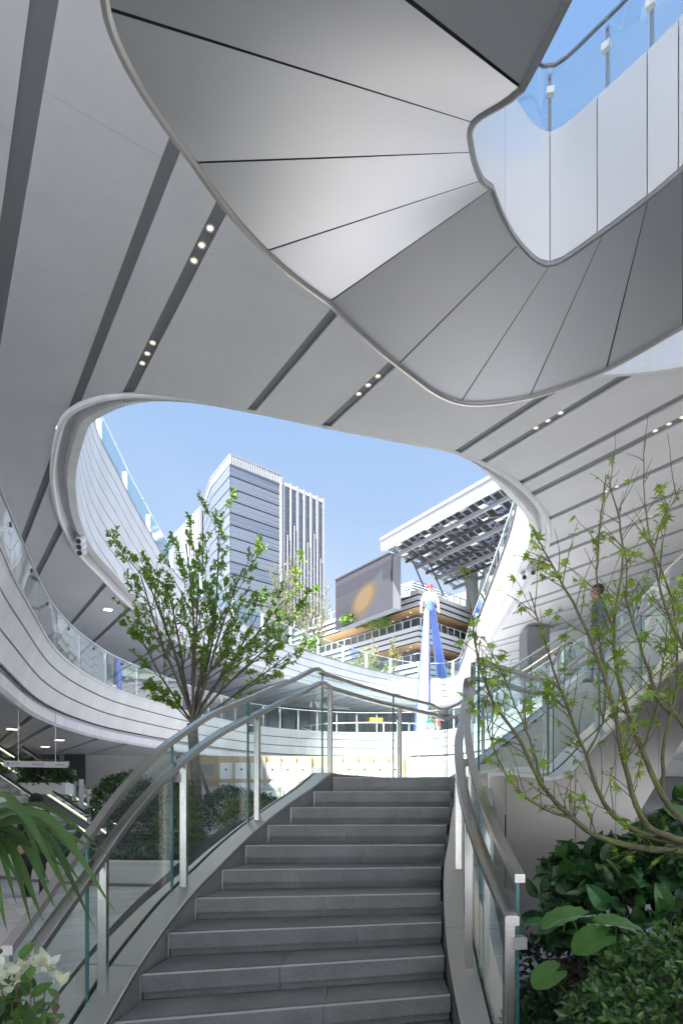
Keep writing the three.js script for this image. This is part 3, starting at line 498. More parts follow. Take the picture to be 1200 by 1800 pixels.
// ---------------------------------------------------------------- the overhead spiral stair seen from below
{
  const t = thing('spiral_stair', 'satin metal soffit of a spiral stair sweeping overhead around an open eye', 'staircase');
  const S = [ // inner x d y, outer x d y
    [1.3, 2.3, 5.5, .1, .9, 5.5], [.989, 3.454, 5.5, -.75, 2.46, 5.5], [.807, 3.86, 5.75, -1.21, 3.25, 5.68], [.887, 4.28, 6.0, -1.02, 4.40, 6.05], [1.05, 4.73, 6.25, -.637, 5.39, 6.3], [1.203, 5.05, 6.5, -.113, 6.19, 6.5], [1.566, 5.556, 6.5, .644, 7.08, 6.5], [1.918, 5.78, 6.5, 1.48, 7.76, 6.5], [2.277, 5.445, 6.5, 2.296, 7.652, 6.5], [2.527, 5.166, 6.52, 3.038, 7.186, 6.52], [2.718, 4.982, 6.58, 3.605, 6.61, 6.58], [3.05, 4.55, 6.9, 4.5, 5.8, 6.9], [3.4, 3.95, 7.8, 5.5, 4.6, 7.8], [3.5, 3.2, 9.0, 5.6, 2.7, 9.0]];
  const inn = S.map(s => V(s[0], s[2], s[1])), out = S.map(s => V(s[3], s[5], s[4]));
  const bow = (pts) => {                                // smooth in plan, straight in height between the sections so that creases stay
    const c = new THREE.CatmullRomCurve3(pts.map(p => new THREE.Vector3(p.x, 0, p.z)), false, 'centripetal'), n = pts.length - 1;
    return (i, f) => { const p = c.getPoint((i + f) / n); p.y = lerp(pts[i].y, pts[i + 1].y, f); return p; };
  };
  const fi = bow(inn), fo = bow(out), N = 10, Mm = 8;
  const ptsIn = [], ptsOut = [];
  for (let i = 0; i + 1 < S.length; i++) {
    const g = new Geo(), e0 = i === 5 || i === 7 ? .003 : .006;
    for (let k = 0; k < N; k++) { const f0 = lerp(e0 * 2, 1 - e0 * 2, k / N), f1 = lerp(e0 * 2, 1 - e0 * 2, (k + 1) / N); for (let m = 0; m < Mm; m++) { const q = (f, w) => fi(i, f).lerp(fo(i, f), w); g.quad(q(f0, m / Mm), q(f1, m / Mm), q(f1, (m + 1) / Mm), q(f0, (m + 1) / Mm)); } }
    mesh('soffit_panel', g.build(.6), M.satin, t);
    for (let k = 0; k < N; k++) { ptsIn.push(fi(i, k / N)); ptsOut.push(fo(i, k / N)); }
    const b = new Geo(); b.bar(fi(i, 1).setY(fi(i, 1).y + .024), fo(i, 1).setY(fo(i, 1).y + .024), .05, .01); mesh('seam_backing', b.build(0), M.gapDark, t);
  }
  ptsIn.push(fi(S.length - 2, 1)); ptsOut.push(fo(S.length - 2, 1));
  const pi = new Path(ptsIn), po = new Path(ptsOut);
  mesh('rim_trim', po.sweep(0, po.length, .12, [[-.036, -.02], [-.006, -.026], [.01, -.008], [.01, .03], [-.036, .03]], {}).build(.4), M.steelPlate, t);
  mesh('rim_trim', pi.sweep(0, pi.length, .1, [[-.012, -.008], [.006, -.02], [.022, -.015], [.022, .02], [-.012, .02]], {}).build(.4), M.trim, t);
  // solid inner string in panels, glass and rail above
  const sP = [1, 2.6, 4.3, 5.5, 7, 7.9, 9, 9.9, 11, 12, 13]; const sAt = k => { const i = Math.min(ptsIn.length - 1, Math.round(k * N)); return pi.s[i]; };
  const wallH = 1.22;
  for (let i = 0; i + 1 < sP.length; i++) mesh('string_panel', pi.sweep(sAt(sP[i]) + .005, sAt(sP[i + 1]) - .005, .12, [[.02, .03], [.02, wallH], [-.04, wallH], [-.04, .03]], {}).build(.5), M.satinWhite, t);
  mesh('string_backing', pi.sweep(sAt(1), sAt(13), .2, [[-.02, .03], [-.02, wallH - .02]], { loop: false }).build(0), M.gapDark, t);
  mesh('outer_string', po.sweep(0, po.length, .2, [[-.0, .05], [-.0, 1.1]], { loop: false }).build(.5), M.panel, t);
  const b = thing('glass_balustrade', 'clear glass balustrade above the white inner wall of the overhead stair', 'balustrade');
  for (let i = 5; i < 13; i++) { const a = sAt(i) + .01, c = sAt(i + 1) - .01; mesh('glass_panel', pi.sweep(a, c, .12, rect(-.016, -.004, wallH - .1, wallH + .62)).build(.4), M.glass, b); const p = pi.at(a), q = pi.side(a), r = Math.atan2(-q.z, q.x); mesh('post', boxG(.022, .62, .03, p.x - q.x * .06, p.y + wallH + .3, p.z - q.z * .06, r), M.steel, b); mesh('clamp', boxG(.05, .06, .07, p.x - q.x * .03, p.y + wallH + .42, p.z - q.z * .03, r), M.white, b); }
  mesh('top_rail', pi.sweep(sAt(5), sAt(13), .1, rect(-.02, .008, wallH + .62, wallH + .64)).build(.4), M.steel, b);
}
// ---------------------------------------------------------------- plaza level: planter, hoarding, louvres, escalators, seating steps, sign
const planterPath = Path.curve([V(-9.5, 0, 16.5), V(-8.2, 0, 13.6), V(-5.6, 0, 11.7), V(-3.6, 0, 11.15), V(-1.2, 0, 11.4), V(1.5, 0, 12.6), V(3.4, 0, 15)], 60);
{
  const p = thing('planter_wall', 'low curved pale stone planter wall behind the left balustrade', 'planter');
  const L = planterPath.length, n = 9;
  for (let i = 0; i < n; i++) mesh('stone_block', planterPath.sweep(L * i / n + .003, L * (i + 1) / n - .003, .3, rect(-.35, 0, .075, .455)).build(.4), M.plaster, p);
  mesh('plinth', planterPath.sweep(0, L, .3, rect(-.33, -.04, 0, .075)).build(.4), M.midGrey, p);
  const pts = planterPath.pts.map(q => [q.x - .0, -q.z + .2]); const outl = [...pts, [3.6, 21], [-9.5, 21]];
  mesh('soil_bed', prism(outl, .02, .4).build(0), M.soil, p);
}
{ // timber hoarding with white panels under the far gallery
  const h = thing('shop_hoarding', 'pale timber hoarding with white square panels under the gallery', 'hoarding');
  const D = 31, x0 = -8.2, x1 = 3.4;
  mesh('back_board', boxG(x1 - x0, 3.72, .1, (x0 + x1) / 2, 1.86, -D - .1), M.wood, h);
  for (let i = 0; i < 14; i++) {
    const x = x0 + 2.5 + i * .76; if (x > x1 - .4) break;
    if (i === 6 || i === 7) continue;
    const a = mesh('white_panel', boxG(.62, .82, .05, x, 2.98, -D), M.white, h); mesh('round_hole', new THREE.CylinderGeometry(.06, .06, .03, 12).rotateX(Math.PI / 2).translate(x, 3.05, -D + .03), M.darkMetal, a);
    mesh('white_panel', boxG(.62, 2.3, .05, x, 1.25, -D), M.white, h);
  }
  for (let i = 0; i < 16; i++) mesh('timber_stud', boxG(.09, 3.7, .12, x0 + 2.12 + i * .76, 1.85, -D + .02), M.wood, h);
  mesh('timber_rail', boxG(x1 - x0, .1, .12, (x0 + x1) / 2, 2.48, -D + .025), M.wood, h);
  mesh('notice_board', boxG(1.1, .5, .06, x0 + 1.35, 3.05, -D + .03), M.midGrey, h);
  mesh('notice_board', boxG(.7, .4, .06, x0 + 7.1, 2.95, -D + .03), M.midGrey, h);
  mesh('door', boxG(1.5, 2.2, .06, x0 + 1.3, 1.1, -D + .01), M.plaster, h);
}
{
  const w = thing('rendered_wall', 'plain pale rendered wall between louvres and hoarding', 'wall'); mesh('wall_panel', boxG(5.4, 3.74, .3, -10.8, 1.87, -30.5), M.plaster, w);
  const l = thing('louvre_screen', 'dark grey louvred metal screen beside the escalators', 'louvre screen');
  mesh('backing', boxG(7.6, 3.74, .1, -16.2, 1.87, -30.3), M.darkMetal, l);
  for (let i = 0; i < 5; i++) mesh('frame_post', boxG(.16, 3.72, .2, -19.9 + i * 1.62, 1.86, -30.1), M.midGrey, l);
  for (let i = 0; i < 4; i++) for (let k = 0; k < 20; k++) { const m = mesh('louvre_slat', boxG(1.44, .11, .03), M.midGrey, l); m.position.set(-19.1 + i * 1.62, .3 + k * .165, -30.15); m.rotation.x = .6; }
  const far = thing('rendered_wall', 'long pale wall at the back of the plaza on the far right', 'wall'); mesh('wall_panel', boxG(16, 3.74, .3, 11.6, 1.87, -34), M.plaster, far);
  for (let i = 0; i < 5; i++) mesh('shop_window', boxG(2.2, 2.6, .1, 5.4 + i * 3, 1.5, -33.8), M.shopGlass, far);
}
// escalators rise to the left
function escalator(label, x0, d0, x1, d1, y1) {
  const e = thing('escalator', label, 'escalator', 'escalators rising under the left gallery'); const a = V(x0, .0, d0), b = V(x1, y1, d1); const flat = new THREE.Vector3(b.x - a.x, 0, b.z - a.z).normalize(), sd = new THREE.Vector3(-flat.z, 0, flat.x);
  for (const s of [-.62, .62]) {
    const o = sd.clone().multiplyScalar(s), A = a.clone().add(o), B = b.clone().add(o), up = new THREE.Vector3(0, 1, 0);
    mesh('truss_side', new Geo().quad(A.clone().addScaledVector(up, -.5), B.clone().addScaledVector(up, -.9), B.clone().addScaledVector(up, .25), A.clone().addScaledVector(up, .25)).build(0), M.whiteSteel, e);
    mesh('skirt_deck', new Geo().bar(A.clone().addScaledVector(up, .27), B.clone().addScaledVector(up, .27), .2, .08).build(0), M.steelPlate, e);
    mesh('glass_side', new Geo().quad(A.clone().addScaledVector(up, .3), B.clone().addScaledVector(up, .3), B.clone().addScaledVector(up, .95), A.clone().addScaledVector(up, .95)).build(0), M.glassTint, e);
    mesh('handrail', new Geo().bar(A.clone().addScaledVector(up, .99), B.clone().addScaledVector(up, .99), .09, .06).build(0), M.darkMetal, e);
    mesh('lamp_bar', new Geo().bar(A.clone().addScaledVector(up, .34).addScaledVector(sd, -s * .05), B.clone().addScaledVector(up, .34).addScaledVector(sd, -s * .05), .02, .04).build(0), M.stripOn, e);
  }
  const n = 22; for (let i = 0; i < n; i++) { const p = a.clone().lerp(b, (i + .5) / n); mesh('step', boxG(1.05, .2, .42, p.x, p.y + .05, p.z, Math.atan2(-sd.z, sd.x)), M.trim, e); }
  return e;
}
escalator('right hand escalator with lit skirting under the left gallery', -8.4, 23.5, -17.6, 26.5, 5.2);
escalator('left hand escalator behind the hanging sign', -8.9, 21.2, -18.1, 24.2, 5.2);
{
  const g = thing('glass_balustrade', 'small glass balustrade with pale posts beside the seating steps', 'balustrade'); 
  const a = V(-10.6, 1.9, 24.2), b = V(-8.0, .4, 20.6); for (let i = 0; i < 5; i++) { const p = a.clone().lerp(b, i / 4); mesh('post', boxG(.14, 1.15, .14, p.x, p.y + .57, p.z, .6), M.plaster, g); if (i < 4) { const q = a.clone().lerp(b, (i + 1) / 4), up = h => new THREE.Vector3(0, h, 0); mesh('glass_panel', new Geo().quad(p.clone().add(up(.1)), q.clone().add(up(.1)), q.clone().add(up(1.1)), p.clone().add(up(1.1))).build(0), M.glassTint, g); } }
}
{ // broad seating steps
  const s = thing('seating_steps', 'broad timber seating steps rising to the left under the gallery', 'steps');
  for (let i = 0; i < 13; i++) { const y = .16 * (i + 1), d = 19.2 + i * .42; mesh('step_face', boxG(15, .1, .46, -18.2 + .0 * i - .14 * i, y - .11, -d - .2), M.skirt, s); mesh('timber_tread', boxG(15, .07, .5, -18.2 - .14 * i, y - .035, -d - .18), M.plank, s); }
  mesh('base', boxG(15, 1.2, 4, -20, .6, -23.4), M.skirt, s);
}
function planterBox(label, x, y, d, w, l) { const p = thing('planter_box', label, 'planter box'); mesh('box', new RoundedBoxGeometry(w, .42, l, 2, .015).translate(x, y + .21, -d), M.white, p); mesh('soil', boxG(w - .1, .02, l - .1, x, y + .425, -d), M.soil, p); return p; }
planterBox('white planter box holding spiky green plants beside the seating steps', -10.6, 1.75, 22.6, 1.6, .7);
planterBox('white planter box at the top of the seating steps', -12.8, 2.15, 24.2, 2.6, .8);
{ // hanging sign
  const cv = document.createElement('canvas'); cv.width = 1024; cv.height = 96; const c = cv.getContext('2d'); c.fillStyle = '#d9d6d6'; c.fillRect(0, 0, 1024, 96); c.strokeStyle = '#77727a'; c.lineWidth = 5;
  const glyphs = (x, n, w, h) => { for (let i = 0; i < n; i++) for (let k = 0; k < 4; k++) { const gx = x + i * w * 1.2, v = rnd() > .5; c.beginPath(); if (v) { const q = gx + rnd() * w; c.moveTo(q, 48 - h / 2); c.lineTo(q, 48 + h / 2); } else { const q = 48 - h / 2 + rnd() * h; c.moveTo(gx, q); c.lineTo(gx + w, q); } c.stroke(); } };   // print too small to read in the photograph
  glyphs(440, 5, 34, 46); c.lineWidth = 3; glyphs(110, 7, 16, 20); glyphs(820, 6, 20, 26); c.fillStyle = '#8d8890'; c.fillRect(44, 30, 34, 36);
  const t = new THREE.CanvasTexture(cv); t.colorSpace = THREE.SRGBColorSpace;
  const s = thing('hanging_sign', 'long white direction sign hanging below the left gallery soffit', 'sign');
  const D = 15, a = at(7, 1341, D), b = at(120, 1346, D + .6), mid = a.clone().lerp(b, .5), l = a.distanceTo(b), r = Math.atan2(-(b.z - a.z), b.x - a.x);
  mesh('sign_board', boxG(l, .145, .08, mid.x, mid.y, mid.z, r), M.white, s);
  const f = new THREE.Mesh(new THREE.PlaneGeometry(l - .02, .135), std({ map: t, roughness: .4 })); f.name = 'sign_face'; f.position.set(mid.x + Math.sin(r) * .043, mid.y, mid.z + Math.cos(r) * .043); f.rotation.y = r; put(f, s);
  for (const k of [.22, .8]) { const p = a.clone().lerp(b, k); mesh('hanger_rod', new THREE.CylinderGeometry(.008, .008, L2SOF - mid.y, 6).translate(p.x, (L2SOF + mid.y) / 2, p.z), M.whiteSteel, s); }
}
{ // parasol
  const p = thing('parasol', 'cream cafe parasol standing beyond the planter', 'parasol', null, V(-2.35, 0, 25.5)); const R = .95;
  const g = new Geo(); for (let i = 0; i < 8; i++) { const a = i / 8 * 6.283, b = (i + 1) / 8 * 6.283, q = (t, r, y) => new THREE.Vector3(Math.cos(t) * r, y, Math.sin(t) * r), top = new THREE.Vector3(0, 2.62, 0); const m = (a + b) / 2; g.tri(top, q(b, R, 2.02), q(a, R, 2.02)); g.quad(q(a, R, 2.02), q(b, R, 2.02), q(b, R, 1.9), q(a, R, 1.9)); }
  mesh('canopy', g.build(.2), std({ color: lin(.8, .76, .68), roughness: .9 }), p); mesh('pole', new THREE.CylinderGeometry(.025, .025, 2.6, 8).translate(0, 1.3, 0), M.wood, p); mesh('finial', new THREE.SphereGeometry(.04, 8, 6).translate(0, 2.64, 0), M.wood, p);
  for (let i = 0; i < 8; i++) mesh('rib', new Geo().bar(new THREE.Vector3(0, 2.58, 0), new THREE.Vector3(Math.cos(i / 8 * 6.283) * R, 2.0, Math.sin(i / 8 * 6.283) * R), .02).build(0), M.wood, p);
}
// cameras on the lip of the oval opening
for (const [u, v, lab] of [[143, 955, 'white security cameras clustered on the left lip of the oval opening'], [934, 1000, 'pair of security cameras on the right lip of the oval opening']]) {
  const s = thing('security_camera', lab, 'camera'); const p = onY(u, v, CEIL - .05); const q = p.clone().setY(CEIL + .02);
  mesh('mount', boxG(.2, .1, .5, q.x, q.y, q.z, .3), M.white, s);
  for (let k = 0; k < 3; k++) { const b = mesh('camera_body', new THREE.CylinderGeometry(.085, .1, .34, 14).rotateX(Math.PI / 2 + .5).translate(q.x + (k - 1) * .16, q.y - .16, q.z + (k - 1) * .42), M.white, s); mesh('lens', new THREE.CylinderGeometry(.07, .07, .02, 14).rotateX(Math.PI / 2 + .5).translate(q.x + (k - 1) * .16, q.y - .16 - .085, q.z + (k - 1) * .42 + .155), M.darkMetal, b); }
}
// shop sign and figures on the second floor
{
  const font = await new FontLoader().loadAsync('fonts/droid/droid_sans_bold.typeface.json');
  const s = thing('shop_sign', 'white lettering and logo on the dark second floor shopfront', 'sign');
  const p = at(541, 1243, 47.5); const t = new TextGeometry('NB', { font, size: .95, depth: .06, curveSegments: 4, bevelEnabled: false }); const sh = new THREE.Matrix4().makeShear(0, 0, .18, 0, 0, 0); t.applyMatrix4(sh); t.rotateY(.4); t.translate(p.x, p.y, p.z);
  const t2 = new TextGeometry('new balance', { font, size: .26, depth: .04, curveSegments: 3 }); t2.rotateY(.4); const p2 = at(556, 1245, 47.6); t2.translate(p2.x + .5, p2.y, p2.z);
  mesh('letters', t, M.white, s); mesh('letters', t2, M.white, s);
}
{ // standing rail of a further stairwell on the second floor
  const g = thing('stairwell_rail', 'curved white rail of a stairwell on the far second floor', 'railing'); const P = Path.curve([V(-2.2, 5.45, 44.5), V(-2.7, 5.45, 42.5), V(-1, 5.45, 40.6), V(2, 5.45, 40), V(6, 5.45, 40.8)], 40);
  mesh('top_rail', P.sweep(0, P.length, .4, rect(-.03, .03, 1.0, 1.06)).build(.5), M.whiteSteel, g); for (let i = 0; i < 8; i++) { const q = P.at(P.length * i / 7); mesh('post', boxG(.06, 1.0, .06, q.x, q.y + .5, q.z), M.whiteSteel, g); }
  const ys = thing('floor_sign', 'small lime yellow sign standing on the far second floor', 'sign'); const q = at(661, 1266, 43); mesh('board', boxG(.9, .34, .06, q.x, q.y, q.z, .2), std({ color: lin(.55, .62, .02), roughness: .5 }), ys); mesh('stand', boxG(.06, q.y - 5.45, .06, q.x, (q.y + 5.45) / 2, q.z), M.darkMetal, ys);
}

{ const k = thing('lift_shaft', 'dark grey lift shaft on the second floor beyond the upper flight', 'lift'); const p = at(938, 1150, 27); mesh('shaft', boxG(.95, 3.4, 1.2, p.x, 5.45 + 1.7, p.z), M.midGrey, k); mesh('door', boxG(.6, 2.2, .05, p.x, 5.45 + 1.1, p.z + .62), M.trim, k); }
// ---------------------------------------------------------------- the office tower beyond
M.towerLine = std({ color: lin(.22, .23, .25), roughness: .5 }); M.towerFin = std({ color: lin(.30, .31, .33), roughness: .5 }); M.farWhite = std({ color: lin(.5, .5, .51), roughness: .5 });
const towerGlass = (r, g, b) => phys({ color: lin(r, g, b), roughness: .3, specularIntensity: .5 });
{
  const t = thing('office_tower', 'tall glass office tower with banded corner and finned wing', 'tower');
  const topY = 112, bands = [[-50.8, 231], [-44.6, 215], [-35.5, 200], [-20.9, 212.5]];
  const P = new Path(bands.map(([x, d]) => V(x, 0, d))); const L = P.length;
  const core = [[-50.8, 231], [-44.6, 215], [-35.5, 200], [-20.9, 212.5], [-20, 240], [-48, 246]];
  mesh('core', prism(core.map(([x, d]) => [x + (x > -35 ? -.4 : .4) * .5, d + .6]), 0, topY - .5).build(0), M.darkMetal, t);
  const gl = [towerGlass(.14, .162, .205), towerGlass(.155, .178, .22), towerGlass(.125, .148, .195)];
  for (let f = 0; f < 27; f++) {
    const y1 = topY - 3.4 - f * 3.9, y0 = y1 - 3.9; if (y1 < 8) break;
    for (let k = 0; k < 3; k++) { const a = P.s[k], b = P.s[k + 1]; const g = mesh('window_band', P.sweep(a + .05, b - .05, 40, [[.1, y0 + .45], [.1, y1]], { loop: false }).build(0), gl[(f * 3 + k * 2 + (f % 4 === 0 ? 1 : 0)) % 3], t);
      mesh('transom', P.sweep(a, b, 40, rect(.05, .16, y0 + 1.3, y0 + 1.42)).build(0), M.towerLine, g); mesh('transom', P.sweep(a, b, 40, rect(.05, .16, y0 + 2.6, y0 + 2.7)).build(0), M.towerLine, g); }
    mesh('floor_line', P.poly(rect(-.1, .02, y0, y0 + .45)).build(0), M.darkMetal, t);
  }
  mesh('parapet', P.poly(rect(-.2, .3, topY - 3.4, topY - .5)).build(0), std({ color: lin(.2, .215, .23), roughness: .4 }), t);
  mesh('parapet_cap', P.poly(rect(-.3, .45, topY - .5, topY)).build(0), M.midGrey, t);
  for (let k = 0; k < 30; k++) { const s = P.s[2] + (L - P.s[2]) * k / 29; mesh('parapet_louvre', P.sweep(s - .03, s + .03, 10, rect(.3, .38, topY - 3.2, topY - .7)).build(0), M.whiteSteel, t); }
  mesh('corner_fin', boxG(.9, topY - 2, .9, -20.6, topY / 2, -212.6, .7), M.towerFin, t);
  // finned wing
  const W = new Path([V(-20.3, 0, 213.5), V(-6.6, 0, 227)]), wt = 110.2;
  mesh('core', prism([[-20.3, 214.5], [-6.8, 227.6], [-16, 240], [-28, 228]], 0, wt - 1).build(0), M.darkMetal, t);
  for (let f = 0; f < 26; f++) { const y1 = wt - 1.2 - f * 3.9, y0 = y1 - 3.9; if (y0 < 4) break; for (const [a, b, dark] of [[0, .28, 1], [.28, 1, 0]]) { const g = mesh('window_band', W.sweep(a * W.length, b * W.length, 40, [[.05, y0 + .22], [.05, y1]], { loop: false }).build(0), dark ? (f > 3 ? gl[2] : gl[2]) : gl[f % 2], t); mesh('floor_line', W.sweep(a * W.length, b * W.length, 40, rect(0, .2, y0, y0 + .22)).build(0), M.towerLine, g); } }
  for (let k = 0; k <= 12; k++) { const s = W.length * (.02 + .96 * k / 12), major = k % 2 === 0 || k > 3, h = major && k % 2 === 0 ? wt : wt - 14 - (k % 3) * 4; const wide = k > 3 && k % 2 === 0 ? .75 : .4; mesh('vertical_fin', W.sweep(s - wide / 2, s + wide / 2, 10, rect(.02, .85, 6, h)).build(0), M.towerFin, t); }
  mesh('parapet_cap', W.poly(rect(-.2, .5, wt - 1.2, wt - .4)).build(0), M.whiteSteel, t);
  // lower wing at the left
  const Q = new Path([V(-70, 0, 262), V(-52.5, 0, 236)]); mesh('core', prism([[-70, 262.6], [-52.6, 236.8], [-46, 250], [-62, 272]], 0, 111).build(0), gl[1], t);
  for (let k = 0; k < 14; k++) { const s = Q.length * k / 13; mesh('vertical_fin', Q.sweep(Math.max(0, s - .4), Math.min(Q.length, s + .4), 10, rect(.0, .9, 6, 112)).build(0), M.towerFin, t); }
}
// ---------------------------------------------------------------- terraced mall across the plaza
const mallC = [9.2, 75], mallA = [-7.5, 95], mallB = [24, 90];
{
  const t = thing('terraced_mall', 'terraced mall building with white ribbon floors and timber soffits', 'building');
  const P = new Path([V(...[mallA[0], 0, mallA[1]]), V(mallC[0], 0, mallC[1]), V(mallB[0], 0, mallB[1])]), L = P.length;
  const tops = [26.6, 22.3, 18.0, 13.7, 9.4, 5.1], sof = std({ color: lin(.62, .40, .21), roughness: .6 }), rail = std({ color: lin(.35, .37, .39), roughness: .4 });
  tops.forEach((y, i) => {
    for (let k = 0; k < 3; k++) { const yy = y - k * .62, o = .5 - k * .28; for (const [a, b] of [[0, P.s[1]], [P.s[1], L]]) { mesh('ribbon_fascia', P.sweep(a, b, 50, [[o, yy - .5], [o, yy], [o - 1.6, yy], [o - 1.6, yy - .5]], { loop: false }).build(0), M.farWhite, t); mesh('shadow_gap', P.sweep(a, b, 50, rect(o - 1.5, o - .14, yy - .62, yy - .5)).build(0), M.darkMetal, t); } }
    const sf = mesh('timber_soffit', P.poly([[-.2, y - 1.87], [-4.2, y - 1.87]], { loop: false }).build(0), sof, t);
    for (let k = 0; k < 6; k++) { const q = P.at(P.s[1] + (k - 2.5) * 2.6).addScaledVector(P.side(P.s[1] + (k - 2.5) * 2.6), -2.2); mesh('spot', new THREE.CylinderGeometry(.09, .09, .03, 8).translate(q.x, y - 1.9, q.z), M.lampOn, sf); }
    mesh('terrace_floor', P.poly([[-.2, y - .02], [-3.4, y - .02]], { loop: false }).build(0), M.pave, t);
    mesh('window_wall', P.poly([[-3.4, y - 4.4], [-3.4, y - 1.9]], { loop: false }).build(0), M.shopGlass, t);
    for (let k = 0; k < 22; k++) { const s = L * (k + .5) / 22; mesh('mullion', P.sweep(s - .05, s + .05, 5, rect(-3.38, -3.3, y - 4.4, y - 1.9)).build(0), M.midGrey, t); }
    const rl = mesh('terrace_rail', P.poly(rect(.1, .18, y + 1.02, y + 1.1)).build(0), rail, t);
    for (let k = 0; k <= 34; k++) { const s = L * k / 34; mesh('rail_post', P.sweep(Math.max(0, s - .035), Math.min(L, s + .035), 5, rect(.1, .18, y, y + 1.05)).build(0), M.whiteSteel, rl); }
    for (const [a, b] of [[0, P.s[1]], [P.s[1], L]]) mesh('rail_glass', P.sweep(a + .1, b - .1, 50, [[.14, y + .05], [.14, y + 1.0]], { loop: false }).build(0), M.glassTint, rl);
  });
  mesh('roof_deck', prism([[mallA[0], mallA[1] + 1], [mallC[0], mallC[1] + 1], [mallB[0], mallB[1] + 1], [14, 110]], 26.0, 26.3).build(0), M.midGrey, t);
  mesh('core', prism([[mallA[0] + 2, mallA[1] + 6], [mallC[0], mallC[1] + 6], [mallB[0] - 1, mallB[1] + 6], [14, 116]], 0, 26).build(0), M.darkMetal, t);
  // roof pavilion: blue glass behind white louvres, dark block and column
  const pav = new Path([V(2.5, 26.3, 92), V(9.6, 26.3, 84.5), V(18, 26.3, 92)]); mesh('pavilion_glass', pav.poly([[0, 0], [0, 4.6]], { loop: false }).build(0), M.windowGlass, t);
  for (let k = 0; k < 13; k++) mesh('pavilion_louvre', pav.poly(rect(.1, .35, .2 + k * .36, .32 + k * .36)).build(0), M.whiteSteel, t);
  mesh('roof_block', boxG(9, 3.6, 5, 19.2, 28.1, -86.5, -.78), M.midGrey, t); mesh('roof_column', boxG(1.1, 6, 1.1, 16.7, 28.8, -80, .78), M.trim, t);
}
{ // screen
  const cv = document.createElement('canvas'); cv.width = 512; cv.height = 512; const c = cv.getContext('2d'); c.fillStyle = '#68666f'; c.fillRect(0, 0, 512, 512);
  c.fillStyle = '#75737f'; c.fillRect(0, 0, 512, 60); c.fillStyle = '#6f6d78'; c.fillRect(0, 210, 512, 110); c.fillStyle = '#7b7a87'; c.beginPath(); c.moveTo(512, 40); c.lineTo(260, 250); c.lineTo(220, 512); c.lineTo(512, 512); c.fill();
  c.fillStyle = '#65646e'; c.fillRect(430, 60, 82, 170); c.save(); c.globalAlpha = .35; c.translate(270, 330); c.rotate(.5); for (let k = 0; k < 7; k++) { c.fillStyle = k < 4 ? '#94805f' : '#c2a070'; c.beginPath(); c.ellipse(-k * 2, -k * 2, 112 - k * 9, 178 - k * 13, 0, 0, 7); c.fill(); } c.restore();
  c.strokeStyle = '#9a9ab2'; c.lineWidth = 3; for (const y of [58, 208]) { c.beginPath(); c.moveTo(0, y); c.lineTo(430, y); c.stroke(); }
  const tx = new THREE.CanvasTexture(cv); tx.colorSpace = THREE.SRGBColorSpace;
  const s = thing('display_screen', 'large dim outdoor display screen showing a golden egg shape', 'screen');
  const a = V(-.75, 0, 81.5), b = V(5.9, 0, 72), y0 = 23.6, y1 = 30.1, dirv = b.clone().sub(a).normalize(), n = new THREE.Vector3(-dirv.z, 0, dirv.x);
  const back = a.clone().addScaledVector(n, -1.2), back2 = b.clone().addScaledVector(n, -1.2), up = y => new THREE.Vector3(0, y, 0);
  mesh('casing', new Geo().quad(b.clone().add(up(y0)), back2.clone().add(up(y0)), back2.clone().add(up(y1)), b.clone().add(up(y1))).quad(a.clone().add(up(y0)), b.clone().add(up(y0)), back2.clone().add(up(y0)), back.clone().add(up(y0))).quad(a.clone().add(up(y1)), b.clone().add(up(y1)), back2.clone().add(up(y1)), back.clone().add(up(y1))).quad(a.clone().add(up(y0)), back.clone().add(up(y0)), back.clone().add(up(y1)), a.clone().add(up(y1))).quad(back.clone().add(up(y0)), back2.clone().add(up(y0)), back2.clone().add(up(y1)), back.clone().add(up(y1))).build(0), M.midGrey, s);
  const A = a.clone().addScaledVector(n, .03), B = b.clone().addScaledVector(n, .03);
  mesh('display', new Geo().quad(A.clone().add(up(y0)), B.clone().add(up(y0)), B.clone().add(up(y1)), A.clone().add(up(y1)), [[0, 0], [1, 0], [1, 1], [0, 1]]).build(0), std({ map: tx, color: lin(.22, .22, .22), roughness: .55, emissive: 0xffffff, emissiveMap: tx, emissiveIntensity: .006 }), s);
  mesh('top_edge', new Geo().bar(A.clone().add(up(y1)), B.clone().add(up(y1)), .2, .2).build(0), M.darkMetal, s);
}
